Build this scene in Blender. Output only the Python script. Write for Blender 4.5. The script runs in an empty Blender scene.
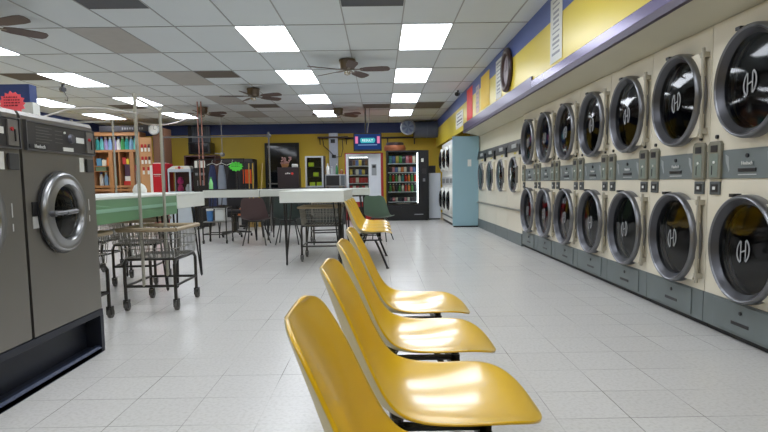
import bpy, bmesh, math, random
from mathutils import Vector, Matrix
random.seed(7)
PI = math.pi
scene = bpy.context.scene
COL = scene.collection

# ------------------------------------------------------------------ camera
cam_d = bpy.data.cameras.new('camera')
cam = bpy.data.objects.new('camera', cam_d)
COL.objects.link(cam)
FPX = 580.0
cam_d.sensor_width = 36.0
cam_d.lens = 36.0 * FPX / 768.0
cam_d.shift_y = 18.8 / 768.0
cam_d.clip_start = 0.05
cam_d.clip_end = 100
def cam_matrix(p, y, r):
    cp, sp, cy, sy, cr, sr = math.cos(p), math.sin(p), math.cos(y), math.sin(y), math.cos(r), math.sin(r)
    B = Matrix(((1, 0, 0), (0, 0, -1), (0, 1, 0)))
    Ry = Matrix(((cy, 0, -sy), (0, 1, 0), (sy, 0, cy)))
    Rx = Matrix(((1, 0, 0), (0, cp, -sp), (0, sp, cp)))
    Rz = Matrix(((cr, -sr, 0), (sr, cr, 0), (0, 0, 1)))
    M = Rz @ Rx @ Ry @ B            # world to (right, down, forward)
    W = M.transposed()
    F = Matrix(((1, 0, 0), (0, -1, 0), (0, 0, -1)))
    return (W @ F).to_4x4()
cam.matrix_world = Matrix.Translation((0, 0, 1.0)) @ cam_matrix(.0895, .0062, -.01441)
scene.camera = cam

# ------------------------------------------------------------------ world, exposure
w = bpy.data.worlds.new('world')
scene.world = w
w.use_nodes = True
w.node_tree.nodes['Background'].inputs[0].default_value = (.55, .6, .68, 1)
w.node_tree.nodes['Background'].inputs[1].default_value = .3
vs = scene.view_settings
vs.view_transform = 'Standard'
vs.look = 'None'
vs.gamma = 1
vs.use_curve_mapping = False
vs.exposure = 0.2
LIGHT = 8.5            # emission of the fluorescent panels

# ------------------------------------------------------------------ materials
def lin(c):
    return tuple((v / 255 / 12.92) if v / 255 <= .04045 else ((v / 255 + .055) / 1.055) ** 2.4 for v in c)
MATS = {}
def mat(name, rgb, rough=.5, metal=0.0, var=.08, scale=6.0, spec=.5, bump=0.0, bscale=40, emit=0, coat=0.0, aniso=0):
    if name in MATS: return MATS[name]
    m = bpy.data.materials.new(name)
    m.use_nodes = True
    nt = m.node_tree
    b = nt.nodes['Principled BSDF']
    c = lin(rgb)
    tc = nt.nodes.new('ShaderNodeTexCoord')
    nz = nt.nodes.new('ShaderNodeTexNoise')
    nz.inputs['Scale'].default_value = scale
    nz.inputs['Detail'].default_value = 4
    nt.links.new(tc.outputs['Object'], nz.inputs['Vector'])
    mx = nt.nodes.new('ShaderNodeMix')
    mx.data_type = 'RGBA'
    mx.inputs['A'].default_value = tuple(v * (1 - var) for v in c) + (1,)
    mx.inputs['B'].default_value = tuple(min(1, v * (1 + var)) for v in c) + (1,)
    nt.links.new(nz.outputs['Fac'], mx.inputs['Factor'])
    nt.links.new(mx.outputs['Result'], b.inputs['Base Color'])
    b.inputs['Roughness'].default_value = rough
    b.inputs['Metallic'].default_value = metal
    b.inputs['Specular IOR Level'].default_value = spec
    if coat:
        b.inputs['Coat Weight'].default_value = coat
        b.inputs['Coat Roughness'].default_value = .13
    if bump:
        n2 = nt.nodes.new('ShaderNodeTexNoise')
        n2.inputs['Scale'].default_value = bscale
        n2.inputs['Detail'].default_value = 3
        nt.links.new(tc.outputs['Object'], n2.inputs['Vector'])
        bp = nt.nodes.new('ShaderNodeBump')
        bp.inputs['Strength'].default_value = bump
        bp.inputs['Distance'].default_value = .01
        nt.links.new(n2.outputs['Fac'], bp.inputs['Height'])
        nt.links.new(bp.outputs['Normal'], b.inputs['Normal'])
    if emit:
        b.inputs['Emission Color'].default_value = c + (1,)
        b.inputs['Emission Strength'].default_value = emit
    MATS[name] = m
    return m
def mat_glass(name, tint=(.9, .95, .95), refl=1.0, rough=.02, ior=1.5):
    m = bpy.data.materials.new(name)
    m.use_nodes = True
    nt = m.node_tree
    nt.nodes.clear()
    out = nt.nodes.new('ShaderNodeOutputMaterial')
    tr = nt.nodes.new('ShaderNodeBsdfTransparent')
    tr.inputs[0].default_value = tint + (1,)
    gl = nt.nodes.new('ShaderNodeBsdfGlossy')
    gl.inputs['Roughness'].default_value = rough
    fr = nt.nodes.new('ShaderNodeFresnel')
    fr.inputs[0].default_value = ior
    mx = nt.nodes.new('ShaderNodeMixShader')
    nt.links.new(fr.outputs[0], mx.inputs[0])
    nt.links.new(tr.outputs[0], mx.inputs[1])
    nt.links.new(gl.outputs[0], mx.inputs[2])
    nt.links.new(mx.outputs[0], out.inputs[0])
    MATS[name] = m
    return m
def mat_emit(name, rgb, strength):
    m = bpy.data.materials.new(name)
    m.use_nodes = True
    nt = m.node_tree
    nt.nodes.clear()
    out = nt.nodes.new('ShaderNodeOutputMaterial')
    e = nt.nodes.new('ShaderNodeEmission')
    e.inputs[0].default_value = tuple(rgb) + (1,)
    e.inputs[1].default_value = strength
    nt.links.new(e.outputs[0], out.inputs[0])
    MATS[name] = m
    return m
def mat_floor():
    m = bpy.data.materials.new('vinyl floor tile')
    m.use_nodes = True
    nt = m.node_tree
    b = nt.nodes['Principled BSDF']
    tc = nt.nodes.new('ShaderNodeTexCoord')
    mp = nt.nodes.new('ShaderNodeMapping')
    mp.inputs['Location'].default_value = (-1.355 % .314, -2.355 % .314, 0)
    nt.links.new(tc.outputs['Object'], mp.inputs['Vector'])
    br = nt.nodes.new('ShaderNodeTexBrick')
    br.offset = 0.0
    br.inputs['Scale'].default_value = 1.0
    br.inputs['Brick Width'].default_value = .314
    br.inputs['Row Height'].default_value = .314
    br.inputs['Mortar Size'].default_value = .0026
    br.inputs['Mortar Smooth'].default_value = .4
    br.inputs['Bias'].default_value = 0
    br.inputs['Color1'].default_value = (.64, .62, .59, 1)
    br.inputs['Color2'].default_value = (.68, .66, .63, 1)
    br.inputs['Mortar'].default_value = (.27, .255, .235, 1)
    nt.links.new(mp.outputs[0], br.inputs['Vector'])
    n1 = nt.nodes.new('ShaderNodeTexNoise')     # where the joints are open and dirty
    n1.inputs['Scale'].default_value = 1.3
    n1.inputs['Detail'].default_value = 2
    nt.links.new(tc.outputs['Object'], n1.inputs['Vector'])
    rp = nt.nodes.new('ShaderNodeMapRange')
    rp.inputs['From Min'].default_value = .42
    rp.inputs['From Max'].default_value = .62
    rp.inputs['To Min'].default_value = .12
    rp.inputs['To Max'].default_value = 1
    nt.links.new(n1.outputs['Fac'], rp.inputs['Value'])
    n2 = nt.nodes.new('ShaderNodeTexNoise')     # fleck
    n2.inputs['Scale'].default_value = 60
    n2.inputs['Detail'].default_value = 6
    nt.links.new(tc.outputs['Object'], n2.inputs['Vector'])
    base = nt.nodes.new('ShaderNodeMix'); base.data_type = 'RGBA'
    base.inputs['A'].default_value = (.66, .64, .61, 1)
    nt.links.new(rp.outputs[0], base.inputs['Factor'])
    nt.links.new(br.outputs['Color'], base.inputs['B'])
    fl = nt.nodes.new('ShaderNodeMix'); fl.data_type = 'RGBA'; fl.blend_type = 'MULTIPLY'
    cr = nt.nodes.new('ShaderNodeValToRGB')
    cr.color_ramp.elements[0].position = .3; cr.color_ramp.elements[0].color = (.82, .81, .79, 1)
    cr.color_ramp.elements[1].position = .55; cr.color_ramp.elements[1].color = (1, 1, 1, 1)
    nt.links.new(n2.outputs['Fac'], cr.inputs[0])
    fl.inputs['Factor'].default_value = .7
    nt.links.new(base.outputs['Result'], fl.inputs['A'])
    nt.links.new(cr.outputs[0], fl.inputs['B'])
    nt.links.new(fl.outputs['Result'], b.inputs['Base Color'])
    n3 = nt.nodes.new('ShaderNodeTexNoise')
    n3.inputs['Scale'].default_value = 2.2
    n3.inputs['Detail'].default_value = 5
    nt.links.new(tc.outputs['Object'], n3.inputs['Vector'])
    rr = nt.nodes.new('ShaderNodeMapRange')
    rr.inputs['To Min'].default_value = .23
    rr.inputs['To Max'].default_value = .29
    nt.links.new(n3.outputs['Fac'], rr.inputs['Value'])
    nt.links.new(rr.outputs[0], b.inputs['Roughness'])
    b.inputs['Specular IOR Level'].default_value = .5
    bp = nt.nodes.new('ShaderNodeBump')
    bp.inputs['Strength'].default_value = .03
    bp.inputs['Distance'].default_value = .01
    n4 = nt.nodes.new('ShaderNodeTexNoise'); n4.inputs['Scale'].default_value = 7
    nt.links.new(tc.outputs['Object'], n4.inputs['Vector'])
    nt.links.new(n4.outputs['Fac'], bp.inputs['Height'])
    nt.links.new(bp.outputs['Normal'], b.inputs['Normal'])
    return m

M_FLOOR = mat_floor()
M_CEIL = mat('ceiling panel', (212, 219, 224), .9, var=.03, scale=1.5, bump=.15, bscale=120)
M_GRID = mat('ceiling grid paint', (160, 163, 166), .6, var=.03)
M_YWALL = mat('yellow wall paint', (206, 176, 52), .5, var=.05, scale=2)
M_BLUE = mat('navy blue wall paint', (48, 66, 122), .5, var=.05)
M_BULKB = mat('blue bulkhead paint', (80, 100, 168), .4, var=.04)
M_BULKY = mat('yellow bulkhead panel', (236, 212, 74), .3, var=.04, scale=1.5)
M_PURPLE = mat('purple metal trim', (86, 74, 112), .3, metal=.3, var=.05)
M_BEIGE = mat('beige soffit paint', (205, 200, 178), .6, var=.05, scale=2)
M_LAMP = mat_emit('fluorescent diffuser', (.92, .975, 1.06), LIGHT)
M_CREAM = mat('cream enamel', (224, 216, 196), .35, var=.03, scale=2, coat=.2)
M_SLATE = mat('slate grey enamel', (106, 114, 114), .45, var=.1, scale=9)
M_TAUPE = mat('worn steel coin panel', (132, 130, 116), .4, metal=.4, var=.12, scale=20)
M_DARK = mat('black plastic', (26, 26, 29), .35, var=.1)
M_TOE = mat('black toe kick', (22, 22, 26), .6)
M_CHROME = mat('brushed door rim metal', (122, 122, 125), .34, metal=.85, var=.08, scale=12)
M_STEEL = mat('stainless steel', (134, 130, 124), .38, metal=.82, var=.06, scale=3)
M_STEELD = mat('dark steel', (70, 68, 66), .4, metal=.8)
M_DRUM = mat('dark drum metal', (58, 60, 66), .4, metal=.6, var=.2, scale=8)
M_GLASS = mat_glass('door glass', (.42, .45, .50), rough=.04, ior=1.42)
M_CLEAR = mat_glass('clear glass', (.92, .95, .95), rough=.03, ior=1.3)
M_WHITE = mat('white plastic', (228, 228, 222), .45, var=.03)
M_WLOGO = mat('white print', (215, 215, 212), .6)
M_YEL = mat('yellow fibreglass', (226, 180, 16), .3, var=.05, scale=9, coat=.6)
M_YELB = mat('pale shell underside', (206, 190, 140), .4, var=.05)
M_BLACK = mat('black painted steel', (24, 23, 24), .4, var=.1)
M_TABLE = mat('white laminate', (222, 224, 216), .35, var=.03)
M_GREEN = mat('green laminate', (104, 148, 108), .28, var=.05, coat=.3)
M_WIRE = mat('zinc wire', (150, 148, 142), .4, metal=.7)
M_RUBBER = mat('grey rubber', (58, 57, 56), .6)
M_TAN = mat('tan bumper rail', (168, 150, 122), .5)
M_PEWTER = mat('pewter fan metal', (112, 100, 88), .3, metal=.8)
M_BLADE = mat('brown wood blade', (84, 66, 62), .5, var=.2, scale=4)
M_WOOD = mat('orange pine wood', (176, 126, 86), .5, var=.15, scale=5)
M_BROWNW = mat('brown panel wood', (108, 76, 58), .5, var=.15, scale=4)
M_BPANEL = mat('pale blue side panel', (150, 184, 196), .4, var=.04, scale=2)
M_RED = mat('red enamel', (178, 30, 38), .35, var=.05)
M_NAVYST = mat('black blue base steel', (38, 42, 54), .45, metal=.3, var=.12, scale=6)

# ------------------------------------------------------------------ mesh helpers
class MB:
    def __init__(s): s.v = []; s.f = []
    def add(s, vs_, fs):
        o = len(s.v); s.v += [tuple(v) for v in vs_]; s.f += [tuple(i + o for i in f) for f in fs]; return s
    def box(s, x0, x1, y0, y1, z0, z1):
        x0, x1 = min(x0, x1), max(x0, x1); y0, y1 = min(y0, y1), max(y0, y1); z0, z1 = min(z0, z1), max(z0, z1)
        vs_ = [(x, y, z) for x in (x0, x1) for y in (y0, y1) for z in (z0, z1)]
        return s.add(vs_, [(0, 1, 3, 2), (4, 6, 7, 5), (0, 4, 5, 1), (2, 3, 7, 6), (0, 2, 6, 4), (1, 5, 7, 3)])
    def cyl(s, p0, p1, r0, r1=None, n=12, caps=True):
        r1 = r0 if r1 is None else r1
        p0, p1 = Vector(p0), Vector(p1); d = (p1 - p0).normalized()
        a = d.orthogonal().normalized(); b = d.cross(a)
        vs_ = []
        for p, r in ((p0, r0), (p1, r1)):
            for k in range(n):
                t = 2 * PI * k / n; vs_.append(p + (a * math.cos(t) + b * math.sin(t)) * r)
        fs = [(k, (k + 1) % n, n + (k + 1) % n, n + k) for k in range(n)]
        if caps: fs += [tuple(reversed(range(n))), tuple(range(n, 2 * n))]
        return s.add(vs_, fs)
    def tube(s, pts, r, n=8):
        pts = [Vector(p) for p in pts]
        rings = []; prev = None
        for i, p in enumerate(pts):
            d = (pts[min(i + 1, len(pts) - 1)] - pts[max(i - 1, 0)]).normalized()
            a = (prev - d * prev.dot(d)).normalized() if prev is not None and (prev - d * prev.dot(d)).length > 1e-4 else d.orthogonal().normalized()
            prev = a; b = d.cross(a)
            rings.append([p + (a * math.cos(2 * PI * k / n) + b * math.sin(2 * PI * k / n)) * r for k in range(n)])
        vs_ = [v for rg in rings for v in rg]; fs = []
        for i in range(len(pts) - 1):
            for k in range(n): fs.append((i * n + k, i * n + (k + 1) % n, (i + 1) * n + (k + 1) % n, (i + 1) * n + k))
        fs += [tuple(reversed(range(n))), tuple(range((len(pts) - 1) * n, len(pts) * n))]
        return s.add(vs_, fs)
    def lathe(s, prof, origin=(0, 0, 0), axis='z', n=32, sx=1, sy=1):
        # prof: (radius, height) along the axis
        o = Vector(origin); vs_ = []; fs = []
        for (r, h) in prof:
            for k in range(n):
                t = 2 * PI * k / n; a, b = r * math.cos(t) * sx, r * math.sin(t) * sy
                p = (a, b, h) if axis == 'z' else ((h, a, b) if axis == 'x' else (a, h, b))
                vs_.append(o + Vector(p))
        for i in range(len(prof) - 1):
            for k in range(n): fs.append((i * n + k, i * n + (k + 1) % n, (i + 1) * n + (k + 1) % n, (i + 1) * n + k))
        return s.add(vs_, fs)
    def prism(s, pts, a0, a1, axis='x'):
        # polygon in the two other axes, extruded from a0 to a1
        def P(u, v, a): return (a, u, v) if axis == 'x' else ((u, a, v) if axis == 'y' else (u, v, a))
        n = len(pts)
        vs_ = [P(u, v, a0) for u, v in pts] + [P(u, v, a1) for u, v in pts]
        fs = [(k, (k + 1) % n, n + (k + 1) % n, n + k) for k in range(n)] + [tuple(reversed(range(n))), tuple(range(n, 2 * n))]
        return s.add(vs_, fs)
    def ring(s, R_out, r_in, yc, zc, x0, x1, n=48):
        # plate in the yz plane from x0 to x1 with a round hole; R_out is a number or f(theta)
        vs_ = []; fs = []
        for k in range(n):
            t = 2 * PI * k / n; c, q = math.cos(t), math.sin(t)
            R = R_out(t) if callable(R_out) else R_out
            vs_ += [(x0, yc + c * r_in, zc + q * r_in), (x0, yc + c * R, zc + q * R), (x1, yc + c * R, zc + q * R), (x1, yc + c * r_in, zc + q * r_in)]
        for k in range(n):
            a, b = 4 * k, 4 * ((k + 1) % n)
            for j in range(4): fs.append((a + j, b + j, b + (j + 1) % 4, a + (j + 1) % 4))
        return s.add(vs_, fs)
    def hole_plate(s, x, y0, y1, z0, z1, yc, zc, r, n=48):
        # flat rectangle in plane x with a round hole
        vs_ = []; fs = []
        for k in range(n):
            t = 2 * PI * (k + .5) / n; c, q = math.cos(t), math.sin(t)
            ky = (y1 - yc) / c if c > 0 else (y0 - yc) / c
            kz = (z1 - zc) / q if q > 0 else (z0 - zc) / q
            R = min(abs(ky), abs(kz))
            vs_ += [(x, yc + c * r, zc + q * r), (x, yc + c * R, zc + q * R)]
        for k in range(n):
            a, b = 2 * k, 2 * ((k + 1) % n)
            fs.append((a, b, b + 1, a + 1))
            pa, pb = vs_[a + 1], vs_[b + 1]
            if abs(pa[1] - pb[1]) > 1e-6 and abs(pa[2] - pb[2]) > 1e-6:      # fill a corner
                vs_.append((x, y1 if max(pa[1], pb[1]) > yc else y0, z1 if max(pa[2], pb[2]) > zc else z0))
                fs.append((a + 1, b + 1, len(vs_) - 1))
        return s.add(vs_, fs)
    def xf(s, M):
        s.v = [tuple(M @ Vector(v)) for v in s.v]; return s
    def build(s, name, m, parent=None, smooth=40, bevel=0, loc=None):
        me = bpy.data.meshes.new(name)
        me.from_pydata(s.v, [], s.f)
        bm = bmesh.new(); bm.from_mesh(me)
        bmesh.ops.remove_doubles(bm, verts=bm.verts, dist=1e-5)
        bmesh.ops.recalc_face_normals(bm, faces=bm.faces)
        bm.to_mesh(me); bm.free()
        if smooth:
            me.polygons.foreach_set('use_smooth', [True] * len(me.polygons))
            me.set_sharp_from_angle(angle=math.radians(smooth))
        me.materials.append(m)
        o = bpy.data.objects.new(name, me)
        COL.objects.link(o)
        if parent: o.parent = parent
        if loc: o.location = loc
        if bevel:
            bv = o.modifiers.new('bevel', 'BEVEL'); bv.width = bevel; bv.segments = 2; bv.limit_method = 'ANGLE'
        return o
def thing(name, label, cat, loc=(0, 0, 0), rz=0, group=None):
    o = bpy.data.objects.new(name, None); COL.objects.link(o)
    o.empty_display_size = .1
    o.location = loc; o.rotation_euler = (0, 0, rz)
    o['label'] = label; o['category'] = cat
    if group: o['group'] = group
    return o
def tag(o, label, cat, group=None):
    o['label'] = label; o['category'] = cat
    if group: o['group'] = group
    return o
def struct(o):
    o['kind'] = 'structure'; return o
def dup(root, loc=None, rz=None, label=None, group=None):
    r = root.copy(); COL.objects.link(r)
    if loc is not None: r.location = loc
    if rz is not None: r.rotation_euler = (0, 0, rz)
    if label: r['label'] = label
    if group: r['group'] = group
    def rec(src, dst):
        for ch in list(src.children):
            c = ch.copy(); COL.objects.link(c); c.parent = dst
            rec(ch, c)
    rec(root, r)
    return r
def text(body, size, m, parent, name, loc, rot, extrude=.001, align='CENTER'):
    cu = bpy.data.curves.new(name, 'FONT'); cu.body = body; cu.size = size; cu.extrude = extrude
    cu.align_x = align; cu.align_y = 'CENTER'; cu.resolution_u = 2
    t = bpy.data.objects.new(name, cu); COL.objects.link(t)
    dg = bpy.context.evaluated_depsgraph_get()
    me = bpy.data.meshes.new_from_object(t.evaluated_get(dg))
    bpy.data.objects.remove(t)
    me.materials.clear(); me.materials.append(m)
    o = bpy.data.objects.new(name, me); COL.objects.link(o)
    o.parent = parent; o.location = loc; o.rotation_euler = rot
    return o
ORD = ['nearest', 'second', 'third', 'fourth', 'fifth', 'sixth', 'seventh']

# ================================================================== THE ROOM
XL, XR, YF, YB, ZC = -8.75, 2.98, -3.2, 19.15, 2.948
XBH = 1.86
struct(MB().box(XL - .1, XR + .1, YF - .1, YB + .1, -.1, 0).build('floor', M_FLOOR, smooth=0))
struct(MB().box(XL - .1, XR + .1, YF - .1, YB + .1, ZC, ZC + .1).build('ceiling', M_CEIL, smooth=0))
struct(MB().box(XL - .1, XR + .1, YB, YB + .1, 0, ZC).build('wall_back', M_YWALL, smooth=0))
struct(MB().box(XL - .1, XL, YF, YB, 0, ZC).build('wall_left', M_YWALL, smooth=0))
struct(MB().box(XR, XR + .1, YF, YB, 0, ZC).build('wall_right', M_BEIGE, smooth=0))
struct(MB().box(XL - .1, XR + .1, YF - .1, YF, 0, ZC).build('wall_front', M_YWALL, smooth=0))
struct(MB().box(XL, XBH, YB - .02, YB, 2.62, ZC).build('trim_1', M_BLUE, smooth=0))
struct(MB().box(XL, XL + .02, YF, YB - .02, 2.55, ZC).build('trim_2', M_BLUE, smooth=0))
# ceiling grid
gx = [1.63, .94, .30, -.40, -1.134, -1.764, -2.49, -3.17, -3.83, -4.53, -5.22, -5.82, -6.5, -7.3, -7.95]
gy = [7.33 + 1.4 * k for k in range(-7, 9)]
g = MB()
for x in gx: g.box(x - .007, x + .007, YF, YB, ZC - .006, ZC)
for y in gy: g.box(XL, XBH, y - .007, y + .007, ZC - .0075, ZC)
struct(g.build('trim_3', M_GRID, smooth=0))

# bulkhead over the dryers: yellow face, blue band, purple trim, sloping underside
ZB = 2.13
b = MB()
b.prism([(XBH, ZB), (XBH + .02, ZB), (XBH + .02, 2.69), (XBH, 2.69)], YF, YB, 'y')
struct(b.build('wall_bulkhead', M_BULKY, smooth=0))
struct(MB().box(XBH - .003, XBH + .02, YF, YB - .02, 2.69, ZC).build('trim_4', M_BULKB, smooth=0))
struct(MB().prism([(XBH, ZB + .002), (XR, ZB + .002), (XR, ZB - .02), (2.62, 1.99), (2.17, 1.985), (XBH, 2.055)], YF, 12.72, 'y').build('trim_5', M_BEIGE, smooth=0))
struct(MB().box(XBH - .02, XBH, YF, 7.1, 2.105, 2.195).build('trim_6', mat('purple trim with glare tone', (112, 102, 142), .25, metal=.4), smooth=0, bevel=.004))  # near length of the purple trim, its glare painted in as a paler tone
struct(MB().box(XBH - .018, XBH, 7.1, 12.78, 2.105, 2.25).build('trim_7', M_PURPLE, smooth=0, bevel=.004))

struct(MB().box(XBH - .024, XBH + .01, YF, 12.78, 2.05, 2.105).build('trim_8', mat('shaded purple trim edge', (62, 46, 74), .45), smooth=0))  # shade along the trim's underside, put in as a darker purple strip
# ceiling light panels
COLS = [((.30, .94), 'over the aisle beside the dryers'), ((-1.764, -1.134), 'in the middle column of lights'),
        ((-5.82, -5.22), 'in the column over the left tables'), ((-7.95, -7.3), 'in the column along the left wall')]
rows = [7.33, 10.13, 12.93, 15.73]
lights = []
proto = None
def ceiling_light(w_, l_):
    t = thing('ceiling_light', '', 'ceiling light')
    fr = MB()
    fr.box(0, w_, 0, .012, -.012, -.0076).box(0, w_, l_ - .012, l_, -.012, -.0076).box(0, .012, .012, l_ - .012, -.012, -.0076).box(w_ - .012, w_, .012, l_ - .012, -.012, -.0076)
    fr.build('frame', M_WHITE, t, smooth=0)
    MB().box(.012, w_ - .012, .012, l_ - .012, -.010, -.0076).build('diffuser', M_LAMP, t, smooth=0)
    return t
proto = ceiling_light(.63, 1.385)
first = True
for (x0, x1), where in COLS:
    for i, y in enumerate(rows):
        if x0 < -7 and i == 0: continue
        o = proto if first else dup(proto); first = False
        o.location = (x0 + (x1 - x0 - .63) / 2, y + .008, ZC)
        o['label'] = 'ceiling light panel %s, %s' % (where, 'nearest the camera' if i == (1 if x0 < -7 else 0) else ('farthest of its column' if i == 3 else ('second to last' if i == 2 else 'second from the camera')))
        o['group'] = 'fluorescent ceiling light panels'
# the same fixtures go on behind the camera, out of the photo
for x0 in (.30, -1.764, -5.82):
    for i, y in enumerate((4.53 - 2.8, 4.53 - 5.6)):
        o = dup(proto, (x0 + .003, y + .008, ZC), label='fluorescent ceiling light panel behind the camera, out of view', group='fluorescent ceiling light panels behind the camera')
# overhead one just outside the top of the picture
for x0 in (.30, -1.764, -5.82):
    dup(proto, (x0 + .003, 4.53 + .008 - .0, ZC), label='fluorescent ceiling light panel above the top edge of the view', group='fluorescent ceiling light panels above the view')

# odd ceiling tiles
M_T1 = mat('dark grey ceiling tile', (92, 94, 100), .9, var=.06)
M_T2 = mat('grey water stained tile', (172, 170, 168), .9, var=.08)
M_T3 = mat('brown grey vent tile', (98, 90, 84), .9, var=.1)
def ctile(x0, x1, y0, y1, m, label):
    o = MB().box(0, x1 - x0 - .022, 0, y1 - y0 - .022, -.0045, 0).build('ceiling_tile', m, smooth=0, loc=(x0 + .011, y0 + .011, ZC))
    tag(o, label, 'ceiling tile', 'discoloured ceiling tiles')
ctile(-.40, .30, 5.93, 6.62, M_T1, 'dark grey ceiling tile at the top centre edge, over the yellow chairs')
ctile(-3.17, -2.49, 5.93, 6.6, M_T1, 'dark grey ceiling tile at the top left edge of the ceiling')
ctile(-3.83, -3.17, 7.33, 8.73, M_T2, 'light grey stained ceiling tile with a drooping edge, largest of the stained ones')
ctile(-3.83, -3.17, 10.13, 11.53, M_T2, 'grey stained ceiling tile left of the brown half tile')
ctile(-3.17, -2.49, 10.13, 10.8, M_T3, 'brown half-size ceiling tile right beside a grey stained tile')
ctile(-3.83, -3.17, 12.93, 14.33, M_T2, 'grey stained ceiling tile above and left of the middle fan')
ctile(-3.17, -2.49, 14.33, 15.03, M_T3, 'brown half-size ceiling tile behind the fan with drooping blades')
ctile(-6.5, -5.82, 10.13, 10.8, M_T3, 'brown half-size ceiling tile beside the far left light panel')
ctile(-6.5, -5.82, 14.15, 14.9, M_T3, 'brown ceiling tile above the detergent shelves')
ctile(-.40, .30, 14.6, 15.4, M_T3, 'brown half-size ceiling tile left of the aisle lights near the back')
ctile(.94, 1.63, 14.4, 15.6, M_T3, 'brown ceiling tile between the aisle lights and the blue bulkhead')
ctile(-3.83, -3.17, 15.73, 17.1, M_T2, 'grey stained ceiling tile nearest the back wall')

# ================================================================== STACK DRYERS
def logo(parent, x, yc, zc, s=1.0):
    m = MB()
    def stroke(pts, wd):
        for (a, b_) in zip(pts[:-1], pts[1:]):
            d = Vector((b_[0] - a[0], b_[1] - a[1])); n_ = Vector((-d.y, d.x)).normalized() * wd / 2
            q = [(a[0] + n_.x, a[1] + n_.y), (a[0] - n_.x, a[1] - n_.y), (b_[0] - n_.x, b_[1] - n_.y), (b_[0] + n_.x, b_[1] + n_.y)]
            m.prism([(yc - u * s, zc + (v + u * .18) * s) for u, v in q], x, x - .002, 'x')
    arc = lambda r, a0, a1: [(r * .8 * math.cos(math.radians(a0 + (a1 - a0) * k / 10)), r * math.sin(math.radians(a0 + (a1 - a0) * k / 10))) for k in range(11)]
    stroke(arc(.082, 118, 242), .012)
    stroke(arc(.082, -62, 62), .012)
    stroke([(-.026, -.07), (-.026, .07)], .010)
    stroke([(.026, -.07), (.026, .07)], .010)
    stroke([(-.026, -.004), (.026, .004)], .010)
    return m.build('door_logo', mat('grey etched print', (150, 152, 155), .5), parent, smooth=0)
DW = .828
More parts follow.
